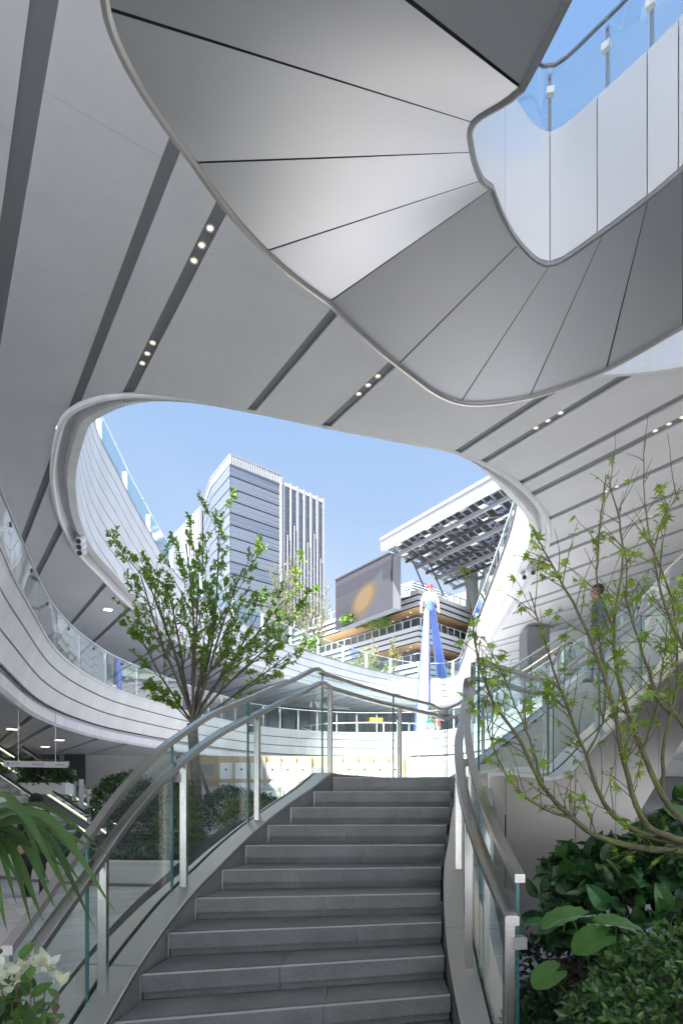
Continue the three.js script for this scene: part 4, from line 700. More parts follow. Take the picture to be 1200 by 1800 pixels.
{ // steel roof canopy
  const t = thing('roof_canopy', 'projecting roof canopy with white edge and open steel lattice underside', 'canopy');
  const C0 = V(4.75, 0, 70.5), e1 = V(.55, 0, -.83).normalize(), e2 = V(.62, 0, .8).normalize(), Y = 29.6, q = (a, b, y) => C0.clone().addScaledVector(e1, a).addScaledVector(e2, b).setY(Y + y), LA = 25, LB = 17;
  mesh('front_fascia', new Geo().bar(q(-.2, 0, .5), q(LA, 0, .5), .5, 1.0).build(0), M.farWhite, t);
  mesh('side_fascia', new Geo().bar(q(0, 0.3, .5), q(0, LB, .5), .3, .45).build(0), M.farWhite, t);
  mesh('top_plate', new Geo().quad(q(-.1, 0, 1.15), q(LA, 0, 1.15), q(LA, LB, 1.4), q(-.1, LB, 1.4)).build(0), M.darkMetal, t);
  mesh('edge_plate', new Geo().bar(q(-.1, -.0, 1.18), q(LA, 0, 1.18), .9, .34).build(0), M.midGrey, t);
  for (let i = 1; i <= 7; i++) mesh('main_beam', new Geo().bar(q(0, i * LB / 7.2, .1), q(LA, i * LB / 7.2, .1), .22, i % 2 ? .42 : .25).build(0), i % 2 ? M.midGrey : M.darkMetal, t);
  for (let i = 0; i < 24; i++) mesh('cross_beam', new Geo().bar(q(i + .5, .3, .35), q(i + .5, LB, .35), .1, .2).build(0), i % 3 ? M.trim : M.midGrey, t);
  for (let i = 0; i < 24; i++) for (let k = 0; k < 14; k++) { const r = rnd(); if (r > .5) continue; const w = LB / 14.4; mesh('lattice_panel', new Geo().bar(q(i + .6, (k + .55) * w, r < .25 ? .2 : .5), q(i + 1.4, (k + .55) * w, r < .25 ? .2 : .5), rr(.2, .7), .06).build(0), r < .12 ? M.whiteSteel : r < .22 ? M.windowGlass : r < .3 ? M.plank : r < .4 ? M.midGrey : M.darkMetal, t); }
  for (let i = 0; i < 90; i++) { const a = rr(0, LA - 2), b = rr(.3, LB * .95); mesh('diagonal_brace', new Geo().bar(q(a, b, 0), q(a + rr(-1.2, 1.6), Math.min(LB, b + rr(.6, 1.6)), rr(0, .4)), .08).build(0), M.trim, t); }
  for (const [a, b] of [[2, 3], [2.4, 7]]) mesh('strut', new Geo().bar(q(a, b, 0), q(a + 1.6, b + 1.2, -4), .16).build(0), M.darkMetal, t);
}
// apartment blocks glimpsed to the right under the ceiling
for (const [lab, x, d, w, h, c] of [['pale apartment block glimpsed beyond the stairs', 27, 78, 18, 40, [.62, .66, .66]], ['cream apartment block further right beyond the stairs', 52, 90, 22, 36, [.66, .62, .56]]]) {
  const t = thing('apartment_block', lab, 'building', 'apartment blocks beyond the stairs'); mesh('wall', boxG(w, h, 12, x, h / 2, -d - 6), std({ color: lin(...c), roughness: .8 }), t);
  for (let f = 0; f < h / 3.2 - 1; f++) { for (let k = 0; k < 6; k++) { const p = mesh('window', boxG(w / 9, 1.7, .12, x - w / 2 + (k + .6) * w / 6.2, 2.2 + f * 3.2, -d + .02), M.windowGlass, t); mesh('sill', boxG(w / 8, .12, .3, x - w / 2 + (k + .6) * w / 6.2, 1.3 + f * 3.2, -d + .1), M.farWhite, p); } }
}
// ---------------------------------------------------------------- vegetation
class Leaves {
  constructor() { this.p = []; this.c = []; this.t = []; }
  put(tris, pos, dir, nrm, size, col) {
    const y = dir.clone().normalize(), x = new THREE.Vector3().crossVectors(y, nrm).normalize(), z = new THREE.Vector3().crossVectors(x, y); if (!isFinite(x.x) || x.lengthSq() < .5) return;
    for (const q of tris) { this.p.push(pos.x + size * (x.x * q[0] + y.x * q[1] + z.x * q[2]), pos.y + size * (x.y * q[0] + y.y * q[1] + z.y * q[2]), pos.z + size * (x.z * q[0] + y.z * q[1] + z.z * q[2])); this.c.push(...col); this.t.push(q[0], q[1]); }
  }
  build() { const g = new THREE.BufferGeometry(); g.setAttribute('position', new THREE.Float32BufferAttribute(this.p, 3)); g.setAttribute('color', new THREE.Float32BufferAttribute(this.c, 3)); g.setAttribute('uv', new THREE.Float32BufferAttribute(this.t, 2)); g.computeVertexNormals(); return g; }
  buildSmooth() { const g = this.build(); return toCreasedNormals(g, 1.2); }
}
const fan = (mid, rim) => rim.flatMap((p, i) => [mid, p, rim[(i + 1) % rim.length]]);
const OVAL = fan([0, .5, -.03], [[0, 0, 0], [.25, .3, .05], [.24, .62, .04], [0, 1, -.08], [-.24, .62, .04], [-.25, .3, .05]]);
const NARROW = fan([0, .5, -.02], [[0, 0, 0], [.13, .35, .03], [.11, .7, .02], [0, 1, -.1], [-.11, .7, .02], [-.13, .35, .03]]);
const DIAMOND = [[0, 0, 0], [.3, .5, .05], [0, 1, -.06], [0, 0, 0], [0, 1, -.06], [-.3, .5, .05]];
const MAPLE = (() => { const rim = [[0, 0, 0]], n = 7; for (let k = 0; k < n; k++) { const a = -2.15 + 4.3 * k / (n - 1), L = [.36, .58, .74, .8, .74, .58, .36][k]; if (k) { const b = a - 4.3 / (n - 1) / 2; rim.push([Math.sin(b) * .27, .22 + Math.cos(b) * .27, .03]); } for (const [da, m] of [[-.13, .62], [0, 1], [.13, .62]]) rim.push([Math.sin(a + da) * L * m, .22 + Math.cos(a + da) * L * m, m === 1 ? -.09 : 0]); } return fan([0, .22, .03], rim); })();
const HEART = (() => { const r = [[0, .16, 0], [.2, 0, .06], [.4, .1, .08], [.43, .34, .06], [.28, .66, .03], [0, 1, -.1], [-.28, .66, .03], [-.43, .34, .06], [-.4, .1, .08], [-.2, 0, .06]]; return fan([0, .4, -.04], r); })();
const BIGOVAL = (() => { const L = [], n = 8, w = t => .27 * Math.pow(Math.sin(Math.PI * Math.pow(t, .8)), .8) + (t > .001 && t < .999 ? .01 : 0), z = t => .10 * Math.sin(t * 2.6) - .28 * t * t; for (let i = 0; i < n; i++) { const a = i / n, b = (i + 1) / n; for (const s of [-1, 1]) { const A = [0, a, z(a) - .02], B = [0, b, z(b) - .02], C = [s * w(b), b, z(b) + .05], D = [s * w(a), a, z(a) + .05]; L.push(A, B, C, A, C, D); } } return L; })();
const TARO = (() => { const L = [], n = 26, R = (a, k) => { const t = Math.abs(a) / Math.PI; const r = .62 * (1 - .42 * smooth(0, .55, t) + .12 * smooth(.5, .86, t)) * (t > .93 ? lerp(1, .35, (t - .93) / .07) : 1) * k; const x = Math.sin(a) * r * .98, y = Math.cos(a) * r; return [x, y, .34 * Math.abs(x) + .022 * Math.sin(a * 11) * k - .34 * k * k * Math.max(0, y)]; }; for (let i = 0; i < n; i++) { const a = -Math.PI + 2 * Math.PI * i / n, b = -Math.PI + 2 * Math.PI * (i + 1) / n; for (const [k0, k1] of [[0, .5], [.5, 1]]) { const A = R(a, k0), B = R(b, k0), C = R(b, k1), D = R(a, k1); L.push(A, B, C, A, C, D); } } return L; })();
const rdir = () => { const z = rr(-1, 1), a = rr(0, 6.283), r = Math.sqrt(1 - z * z); return new THREE.Vector3(r * Math.cos(a), z, r * Math.sin(a)); };
const UPV = new THREE.Vector3(0, 1, 0);
const mixc = (a, b, t) => a.map((x, i) => lerp(x, b[i], t));
function grow(G, L, p, dir, len, r, depth, o) {
  const n = depth === o.depth ? 4 : 6, pts = [p.clone()], d = dir.clone().normalize(); let q = p.clone();
  for (let i = 0; i < n; i++) { d.addScaledVector(rdir(), o.wobble).addScaledVector(UPV, o.lift); d.normalize(); q = q.clone().addScaledVector(d, len / n); pts.push(q); }
  G.tube(pts, t => Math.max(o.minR, r * (1 - .72 * t)), depth === 0 ? 8 : depth === 1 ? 6 : 4);
  const P = new Path(pts);
  if (depth < o.depth) { const k = o.kids[depth]; for (let i = 0; i < k; i++) { const t = lerp(o.from[depth], 1, (i + rnd()) / k), c = P.at(t * P.length), cd = P.dir(t * P.length), side = rdir(); side.addScaledVector(cd, -side.dot(cd)).normalize(); grow(G, L, c, cd.clone().multiplyScalar(1).addScaledVector(side, o.spread * rr(.6, 1.2)), len * rr(.38, .62) * (o.short || 1) * (1.15 - .5 * t), r * (1 - .7 * t) * .55, depth + 1, o); } }
  if (depth >= o.depth - 1) { const m = Math.round(o.leaves * (depth === o.depth ? 1 : .6)); for (let i = 0; i < m; i++) { const t = rr(depth === o.depth ? .05 : .35, 1.0), c = P.at(t * P.length), cd = P.dir(t * P.length); if (o.inside && !o.inside(c)) continue; const dd = rdir().multiplyScalar(.9).addScaledVector(cd, .5); dd.y -= .15; const nn = rdir().multiplyScalar(.7).add(UPV); L.put(o.shape, c.addScaledVector(rdir(), .012), dd, nn, o.size * rr(.45, 1.3), mixc(o.col[0], o.col[1], rnd()).map(x => x * rr(.85, 1.15))); } }
}
function finishTree(t, G, L, bark) { mesh('trunk', G.build(1.0), bark, t); if (L.p.length) mesh('crown', L.build(), M.leaf, t); }
{ // the multi-stemmed tree in the planter
  seed = 777; const t = thing('planter_tree', 'leafy multi-stemmed green tree growing in the planter behind the balustrade', 'tree'), G = new Geo(), L = new Leaves();
  const D = 15, base = V(-3.42, .35, D), fork = at(338, 1272, D);
  G.tube([base, base.clone().lerp(fork, .5).add(new THREE.Vector3(.03, 0, .02)), fork.clone()], [.15, .125, .13], 12);
  const o = { depth: 3, kids: [7, 4, 3], from: [.25, .2, .1], wobble: .10, lift: .03, spread: .6, short: .72, minR: .004, leaves: 9, size: .092, shape: OVAL, col: [[.17, .33, .02], [.34, .52, .045]] };
  const tips = [[205, 985, -.6], [250, 990, .5], [330, 930, -.4], [395, 940, .6], [440, 985, -.7], [490, 1010, .4], [525, 1075, -.5], [545, 1165, .5], [225, 1130, .6], [250, 1220, -.4], [300, 1010, .9], [370, 990, -.9], [455, 1080, .9], [420, 1040, .1], [350, 1060, .3]];
  for (const [u, v, dz] of tips) { const e = at(u, v, D + dz * 1.3), dir = e.clone().sub(fork); const l = dir.length(); dir.normalize(); const st = dir.clone().multiplyScalar(.8).addScaledVector(UPV, .35).normalize(); grow(G, L, fork.clone().addScaledVector(rdir(), .05), st.lerp(dir, .6), l * .93, .036 * Math.sqrt(l / 3), 0, o); }
  finishTree(t, G, L, M.bark);
  for (const [u, v] of [[378, 1400], [352, 1402]]) mesh('stake', new Geo().bar(at(u, v + 30, 14.6), at(340 + (u - 352) * .4, 1345, 14.9), .06).build(0), M.bark, t);
}
{ // maple at the right, low arching branches
  seed = 4242; const t = thing('maple_tree', 'young maple with arching mossy branches and lime star leaves at right', 'tree'), G = new Geo(), L = new Leaves(), G2 = new Geo();
  const B = [ // main limbs: [u, v, distance] and start, end radius
    [[[1330, 1640, 3.9], [1290, 1540, 3.95], [1215, 1500, 4.0], [1115, 1490, 4.0], [1040, 1465, 3.95], [1000, 1432, 3.9], [955, 1385, 3.85], [915, 1305, 3.8], [870, 1240, 3.75], [838, 1150, 3.7], [826, 1060, 3.7]], .05, .004],
    [[[1215, 1480, 4.0], [1140, 1470, 4.05], [1085, 1440, 4.1], [1052, 1395, 4.1], [1030, 1330, 4.15], [985, 1215, 4.2], [955, 1120, 4.2], [930, 1040, 4.25]], .036, .004],
    [[[1200, 1478, 4.0], [1135, 1450, 3.9], [1098, 1350, 3.85], [1078, 1250, 3.8], [1040, 1130, 3.75], [985, 1020, 3.7], [948, 955, 3.65]], .034, .004],
    [[[1235, 1480, 4.0], [1170, 1410, 4.1], [1128, 1320, 4.15], [1085, 1190, 4.2], [1078, 1090, 4.25], [1092, 1010, 4.3], [1090, 930, 4.3], [1070, 850, 4.35]], .034, .004],
    [[[1080, 1110, 4.24], [1050, 1030, 4.2], [1052, 940, 4.2], [1062, 850, 4.2]], .012, .003],
    [[[1260, 1420, 4.0], [1200, 1275, 3.95], [1160, 1235, 3.9], [1130, 1150, 3.9], [1102, 1060, 3.85], [1100, 980, 3.85]], .028, .004],
    [[[1165, 1395, 4.4], [1166, 1310, 4.4], [1188, 1210, 4.4], [1182, 1060, 4.45], [1145, 960, 4.45], [1132, 870, 4.5], [1130, 795, 4.5]], .022, .003],
    [[[1260, 1240, 3.6], [1195, 1130, 3.6], [1160, 1040, 3.6], [1150, 960, 3.6], [1192, 860, 3.6]], .02, .003],
    [[[1010, 1442, 3.9], [950, 1420, 3.8], [905, 1385, 3.75], [862, 1300, 3.7], [850, 1220, 3.7]], .011, .003],
    [[[955, 1385, 3.85], [930, 1300, 3.9], [905, 1240, 3.95], [880, 1180, 4.0], [850, 1120, 4.0]], .012, .003],
    [[[1030, 1330, 4.15], [1060, 1260, 4.3], [1060, 1180, 4.4], [1048, 1090, 4.4]], .012, .003],
    [[[1128, 1320, 4.15], [1150, 1250, 4.0], [1165, 1160, 3.95], [1175, 1060, 3.9]], .012, .003]];
  for (const [pts, r0, r1] of B) {
    const P = Path.curve(pts.map(q => at(...q)), 26); G.tube(P.pts.map(p => p.clone().addScaledVector(rdir(), .004)), k => lerp(r0 * .78, r1, Math.pow(k, .6)), 8);
    const nt = Math.round(P.length * 15);
    for (let i = 0; i < nt; i++) {
      const k = rr(.22, 1), c = P.at(k * P.length), d = P.dir(k * P.length), s = rdir(); s.addScaledVector(d, -s.dot(d)).normalize(); const len = rr(.12, .42) * (1.2 - .4 * k), dd = d.clone().multiplyScalar(.8).addScaledVector(s, .75).addScaledVector(UPV, .25).normalize();
      const tp = [c]; let q = c; for (let m = 0; m < 4; m++) { dd.addScaledVector(rdir(), .16).normalize(); q = q.clone().addScaledVector(dd, len / 4); tp.push(q); }
      G2.tube(tp, m => lerp(.0035, .0014, m), 4);
      const py = c.y, bare = smooth(3.0, 3.5, py); const n = Math.floor(rr(0.6, 7) * (1 - bare * .75));
      for (let m = 0; m < n; m++) { const e = new Path(tp), w = e.at(rr(.35, 1) * e.length); const big = rnd() < .55; L.put(MAPLE, w, rdir().addScaledVector(UPV, -.35), rdir().multiplyScalar(.6).add(UPV), big ? rr(.05, .092) : rr(.02, .045), mixc([.19, .34, .02], [.40, .56, .06], rnd())); }
    }
  }
  mesh('trunk', G.build(1), M.moss, t); mesh('twigs', G2.build(1), M.twig, t); mesh('crown', L.build(), M.leaf, t);
}
function bush(name, label, cat, c, rx, ry, rz, n, size, cols, { shape = OVAL, mat = M.leafGloss, group, core = .72, bump = .16 } = {}) {
  const t = thing(name, label, cat, group); const L = new Leaves();
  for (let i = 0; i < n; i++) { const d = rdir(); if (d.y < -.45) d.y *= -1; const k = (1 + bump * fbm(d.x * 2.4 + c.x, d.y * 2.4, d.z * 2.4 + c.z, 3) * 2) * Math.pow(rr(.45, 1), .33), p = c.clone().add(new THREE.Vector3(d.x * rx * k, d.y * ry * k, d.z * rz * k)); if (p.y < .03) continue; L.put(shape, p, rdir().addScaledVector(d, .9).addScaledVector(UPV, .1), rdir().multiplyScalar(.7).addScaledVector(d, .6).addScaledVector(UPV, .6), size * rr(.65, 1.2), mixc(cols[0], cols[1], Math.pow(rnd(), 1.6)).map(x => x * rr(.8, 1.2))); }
  mesh('foliage', L.build(), mat, t);
  const g = new Geo(); for (let i = 0; i < 14; i++) { const d = rdir(); d.y = Math.abs(d.y); g.tube([c.clone().setY(Math.max(.02, c.y - ry)), c.clone().add(new THREE.Vector3(d.x * rx * .4, d.y * ry * .2, d.z * rz * .4)), c.clone().add(new THREE.Vector3(d.x * rx * .85, d.y * ry * .8, d.z * rz * .85))], [.012, .009, .004], 5); }
  mesh('stems', g.build(1), M.twig, t); return t;
}
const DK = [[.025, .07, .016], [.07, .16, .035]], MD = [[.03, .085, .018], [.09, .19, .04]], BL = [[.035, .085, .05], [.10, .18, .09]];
{ // planting bed right of the stair
  seed = 99; const bed = thing('planting_bed', 'dark soil planting bed right of the stair', 'flower bed'); mesh('soil', prism([[.98, 1.2], [1.06, 3.2], [1.25, 4.6], [1.75, 5.6], [2.6, 6.3], [4.4, 6.2], [4.6, 1.2]], .005, .09).build(0), M.soil, bed);
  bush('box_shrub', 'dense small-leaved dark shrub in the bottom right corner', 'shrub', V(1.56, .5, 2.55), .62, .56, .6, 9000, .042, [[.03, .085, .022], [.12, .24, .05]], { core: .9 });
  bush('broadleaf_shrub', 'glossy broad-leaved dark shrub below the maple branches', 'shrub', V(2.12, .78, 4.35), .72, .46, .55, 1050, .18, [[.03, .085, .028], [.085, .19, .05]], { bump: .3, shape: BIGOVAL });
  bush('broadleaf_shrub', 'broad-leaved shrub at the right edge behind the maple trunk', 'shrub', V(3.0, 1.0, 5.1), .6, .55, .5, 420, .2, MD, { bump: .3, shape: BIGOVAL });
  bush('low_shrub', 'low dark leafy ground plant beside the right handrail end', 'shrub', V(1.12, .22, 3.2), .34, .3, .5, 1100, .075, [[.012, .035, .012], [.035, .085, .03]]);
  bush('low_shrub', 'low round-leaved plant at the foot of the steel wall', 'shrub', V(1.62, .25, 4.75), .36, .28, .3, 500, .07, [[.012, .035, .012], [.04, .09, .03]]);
  // big arrow leaves
  const el = thing('taro_plant', 'taro plant with large upright heart-shaped leaves behind the box shrub', 'plant'), root = V(1.36, .08, 3.15);
  for (const [u, v, s, d, yaw, tilt] of [[1005, 1612, .25, 3.1, 2.9, .1], [1082, 1628, .25, 3.0, .35, .15], [1048, 1650, .2, 2.98, 3.3, .9], [968, 1712, .17, 3.0, 2.6, .8]]) {
    const p = at(u, v, d), g = new Geo(); g.tube(new THREE.CatmullRomCurve3([root.clone().addScaledVector(rdir(), .04).setY(.1), root.clone().lerp(p, .5).add(new THREE.Vector3(.03, .06, 0)), p]).getPoints(8), [.012, .011, .01, .009, .008, .007, .006, .005, .004], 6);
    mesh('stalk', g.build(1), std({ color: lin(.10, .18, .04), roughness: .6 }), el); const L = new Leaves(); const dir = new THREE.Vector3(Math.cos(yaw), -tilt * .4, Math.sin(yaw) * .5); L.put(TARO, p, dir, new THREE.Vector3(-dir.x * .2 * tilt, 1, .06 + tilt * .7), s, [.10, .27, .035]); mesh('leaf', L.buildSmooth(), M.leaf, el);
  }
  const fr = thing('fern', 'feathery dark fern under the right handrail post', 'fern'); { const L = new Leaves(), g = new Geo(); for (let k = 0; k < 26; k++) { const a = rr(0, 6.283), len = rr(.3, .6), c = V(1.13 + rr(-.05, .1), .1, 2.62 + rr(-.2, .2)), pts = []; for (let i = 0; i <= 10; i++) { const t = i / 10; pts.push(c.clone().add(new THREE.Vector3(Math.cos(a) * len * t * .8, len * (.9 * t - .75 * t * t), Math.sin(a) * len * t * .8))); } g.tube(pts, .0025, 4); const P = new Path(pts); for (let i = 3; i < 34; i++) { const s = P.length * i / 34, d = P.dir(s), x = new THREE.Vector3().crossVectors(d, UPV).normalize(); for (const sg of [-1, 1]) L.put(NARROW, P.at(s), x.clone().multiplyScalar(sg).addScaledVector(d, .35), UPV, .085 * (1 - i / 40), mixc([.02, .055, .015], [.05, .11, .03], rnd())); } } mesh('fronds', L.build(), M.leafGloss, fr); mesh('stems', g.build(1), M.twig, fr); }
}
{ // foreground left: strap leaves and a white-flowered shrub
  seed = 31; const t = thing('strap_leaf_plant', 'arching strap-leaved green plant at the left edge in the foreground', 'plant'); const root = V(-1.2, 0, 1.9), crown = at(-95, 1500, 1.9);
  mesh('stem', new Geo().tube([root, root.clone().lerp(crown, .5).add(new THREE.Vector3(-.03, 0, 0)), crown], [.03, .025, .02], 8).build(1), M.twig, t);
  const tips = [[196, 1508, 1440], [205, 1605, 1455], [150, 1560, 1462], [130, 1590, 1440], [172, 1640, 1470], [100, 1600, 1480], [60, 1640, 1450], [118, 1570, 1440], [30, 1590, 1465], [0, 1600, 1440], [80, 1625, 1500], [180, 1500, 1470], [14, 1640, 1500], [90, 1560, 1420], [-5, 1520, 1430], [40, 1560, 1500], [150, 1520, 1450], [122, 1530, 1500]];
  for (const [u, v, top] of tips) {
    const d = rr(1.7, 2.1), a = crown.clone().addScaledVector(rdir(), .05), c = at(u, v, d), b = at(lerp(-95, u, .55), top - 25, lerp(1.9, d, .55)); const P = Path.curve([a, b, c], 16); const g = new Geo(), cols = []; const col = mixc([.035, .10, .014], [.09, .20, .03], rnd()), tw = rr(-.5, .5);
    const w = rr(.011, .017), row = i => { const s = P.length * i / 14, p = P.at(s), dd = P.dir(s), x = new THREE.Vector3().crossVectors(dd, new THREE.Vector3(tw, 1, .8)).normalize(), nn = new THREE.Vector3().crossVectors(x, dd), k = w * Math.sin(Math.PI * Math.pow(clamp(i / 14, .02, .995), .7)); return [p.clone().addScaledVector(x, k).addScaledVector(nn, k * .35), p, p.clone().addScaledVector(x, -k).addScaledVector(nn, k * .35)]; };
    for (let i = 0; i < 14; i++) { const A = row(i), B = row(i + 1); g.quad(A[0], B[0], B[1], A[1]); g.quad(A[1], B[1], B[2], A[2]); }
    g.c = []; for (let i = 0; i < g.p.length / 3; i++) g.c.push(...col); mesh('leaf', g.build(1.2), M.leaf, t);
  }
  const s = thing('flowering_shrub', 'white-flowered green shrub in the bottom left corner', 'shrub'); const L = new Leaves(), Fl = new Leaves(), g = new Geo(); const c = at(20, 1790, 1.62), base = c.clone().setY(.02);
  for (let k = 0; k < 30; k++) { const e = at(rr(-60, 108), rr(1672, 1815), rr(1.45, 1.8)); g.tube([base.clone().addScaledVector(rdir(), .03).setY(.02), base.clone().lerp(e, .6).addScaledVector(rdir(), .03), e], [.006, .004, .002], 5); const P = new Path([base.clone().lerp(e, .45), e]); for (let i = 0; i < 13; i++) L.put(OVAL, P.at(rr(.2, 1) * P.length), rdir().addScaledVector(UPV, .2), rdir().multiplyScalar(.6).add(new THREE.Vector3(.1, 1, .5)), rr(.035, .072), mixc([.03, .10, .012], [.12, .26, .03], rnd())); }
  for (const [u, v] of [[62, 1690], [80, 1692], [45, 1700], [92, 1700], [8, 1705], [0, 1722], [20, 1735], [105, 1728], [36, 1705], [70, 1705]]) for (let i = 0; i < 9; i++) { const p = at(u + rr(-7, 7), v + rr(-7, 7), rr(1.5, 1.56)); Fl.put(OVAL, p, rdir().addScaledVector(UPV, .5), rdir().add(new THREE.Vector3(0, .5, 1)), rr(.022, .04), mixc([.62, .66, .42], [.8, .82, .72], rnd())); }
  mesh('foliage', L.build(), M.leaf, s); mesh('blossom', Fl.build(), M.leaf, s); mesh('stems', g.build(1), M.twig, s);
}
{ // planter shrubs
  seed = 5; const px = (u, v, d) => at(u, v, d);
  const G = 'shrubs in the curved planter';
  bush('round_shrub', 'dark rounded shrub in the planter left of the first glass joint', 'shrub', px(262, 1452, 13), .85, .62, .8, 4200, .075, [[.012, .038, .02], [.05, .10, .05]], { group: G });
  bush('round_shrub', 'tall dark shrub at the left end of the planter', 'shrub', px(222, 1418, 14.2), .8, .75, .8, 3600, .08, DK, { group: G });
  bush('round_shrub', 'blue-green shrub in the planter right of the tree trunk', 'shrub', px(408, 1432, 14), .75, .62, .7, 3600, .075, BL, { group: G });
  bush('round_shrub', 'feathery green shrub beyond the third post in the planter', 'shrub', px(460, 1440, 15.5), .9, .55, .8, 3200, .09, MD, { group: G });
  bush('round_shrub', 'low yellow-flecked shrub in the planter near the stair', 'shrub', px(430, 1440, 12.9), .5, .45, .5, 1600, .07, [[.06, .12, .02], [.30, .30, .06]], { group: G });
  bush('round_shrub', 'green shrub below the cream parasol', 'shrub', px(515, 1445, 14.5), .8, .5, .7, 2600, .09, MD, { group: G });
  bush('grass_clump', 'bright upright grassy clump between the planter shrubs', 'plant', px(312, 1470, 12.4), .42, .5, .4, 900, .26, [[.06, .15, .025], [.16, .25, .05]], { shape: NARROW, mat: M.leaf, group: G });
  bush('grass_clump', 'yellowish upright grassy clump right of the dark round shrub', 'plant', px(306, 1430, 13.4), .3, .7, .3, 600, .28, [[.09, .15, .03], [.25, .24, .06]], { shape: NARROW, mat: M.leaf, group: G });
  const L = new Leaves(); for (let i = 0; i < 16000; i++) { const s = rr(.02, .98) * planterPath.length, w = rr(.0, 1.9), p = planterPath.at(s).addScaledVector(planterPath.side(s), -.3 - w); p.y = .44 + rr(0, .3) * (0.6 + .8 * Math.abs(fbm(p.x * 1.3, p.z * 1.3, 2))); L.put(OVAL, p, rdir().addScaledVector(UPV, .5), rdir().multiplyScalar(.5).add(UPV), rr(.05, .09), mixc([.03, .09, .05], [.09, .17, .09], rnd())); }
  const gc = mesh('ground_cover', L.build(), M.leafGloss); tag(gc, 'low blue-green ground cover filling the front of the planter', 'ground cover', null, 'stuff');
  bush('step_plants', 'bright bushy plants in the white box at the top of the seating steps', 'shrub', V(-12.8, 2.8, 24.2), 1.3, .36, .45, 2000, .11, [[.06, .15, .02], [.16, .30, .05]]);
  bush('spiky_plant', 'spiky green plants in the white box beside the seating steps', 'plant', V(-10.6, 2.35, 22.6), .8, .32, .4, 700, .36, MD, { shape: NARROW, mat: M.leaf });
}
{ // upper terrace: slender pale trees and planting strip
  seed = 61; const o = { depth: 2, kids: [7, 5], from: [.3, .2], wobble: .09, lift: .05, spread: .45, minR: .012, leaves: 12, size: .2, shape: DIAMOND, col: [[.16, .24, .035], [.34, .36, .08]] };
  const spots = [[520, 1120, 41.5, 6.5, 'slender pale green tree on the upper terrace in front of the tower wing'], [548, 1130, 44, 5.2, 'second slender pale tree on the upper terrace right of the tower tree'], [478, 1100, 40.5, 5.5, 'pale green terrace tree behind the planter tree'], [640, 1165, 51, 3.6, 'bare pale-stemmed terrace tree below the display screen'], [668, 1172, 52, 3.8, 'yellow-green terrace tree right below the display screen'], [575, 1140, 62, 4.5, 'faint bare tree left of the display screen']];
  spots.forEach(([u, v, d, h, lab], i) => { const t = thing('terrace_tree', lab, 'tree', 'slender trees on the upper terrace'), G = new Geo(), L = new Leaves(), p = at(u, v, d).setY(9.2); const op = { ...o, leaves: i === 3 ? 3 : i === 5 ? 1 : i < 3 ? 2 : 9 }; for (let k = 0; k < 5; k++) grow(G, L, p.clone().addScaledVector(rdir(), .15).setY(9.2), new THREE.Vector3(rr(-.4, .4), 1.3, rr(-.4, .4)), h * rr(.75, 1.15), .045, 0, op); finishTree(t, G, L, i > 2 ? std({ color: lin(.42, .33, .22), roughness: .9 }) : M.bark); });
  const L = new Leaves(); for (let i = 0; i < 9000; i++) { const s = lerp(sNearest(ring1, -7.9, 27), sNearest(ring1, 5.3, 48.3), rnd()), p = ring1.at(s).addScaledVector(ring1.side(s), rr(-.1, -1.2)); p.y = ring1.top(s) - .1 + rr(0, .45); L.put(OVAL, p, rdir().addScaledVector(UPV, .6), rdir().add(UPV), rr(.12, .22), mixc([.10, .18, .03], [.26, .34, .07], rnd())); }
  tag(mesh('terrace_planting', L.build(), M.leaf), 'light green planting strip behind the upper balustrade', 'planting', null, 'stuff');
  const c = at(645, 1098, 82); bush('balcony_plants', 'bright green plants trailing over the terraced mall rail', 'plant', at(640, 1092, 79.5), 2.9, .9, 1.6, 1500, .42, [[.10, .20, .02], [.26, .40, .06]], { shape: DIAMOND, mat: M.leaf });
  bush('balcony_plants', 'smaller bright plants on the terraced mall rail further right', 'plant', at(668, 1096, 77.5), 1.2, .8, 1.0, 420, .4, [[.10, .20, .02], [.26, .40, .06]], { shape: DIAMOND, mat: M.leaf });
}
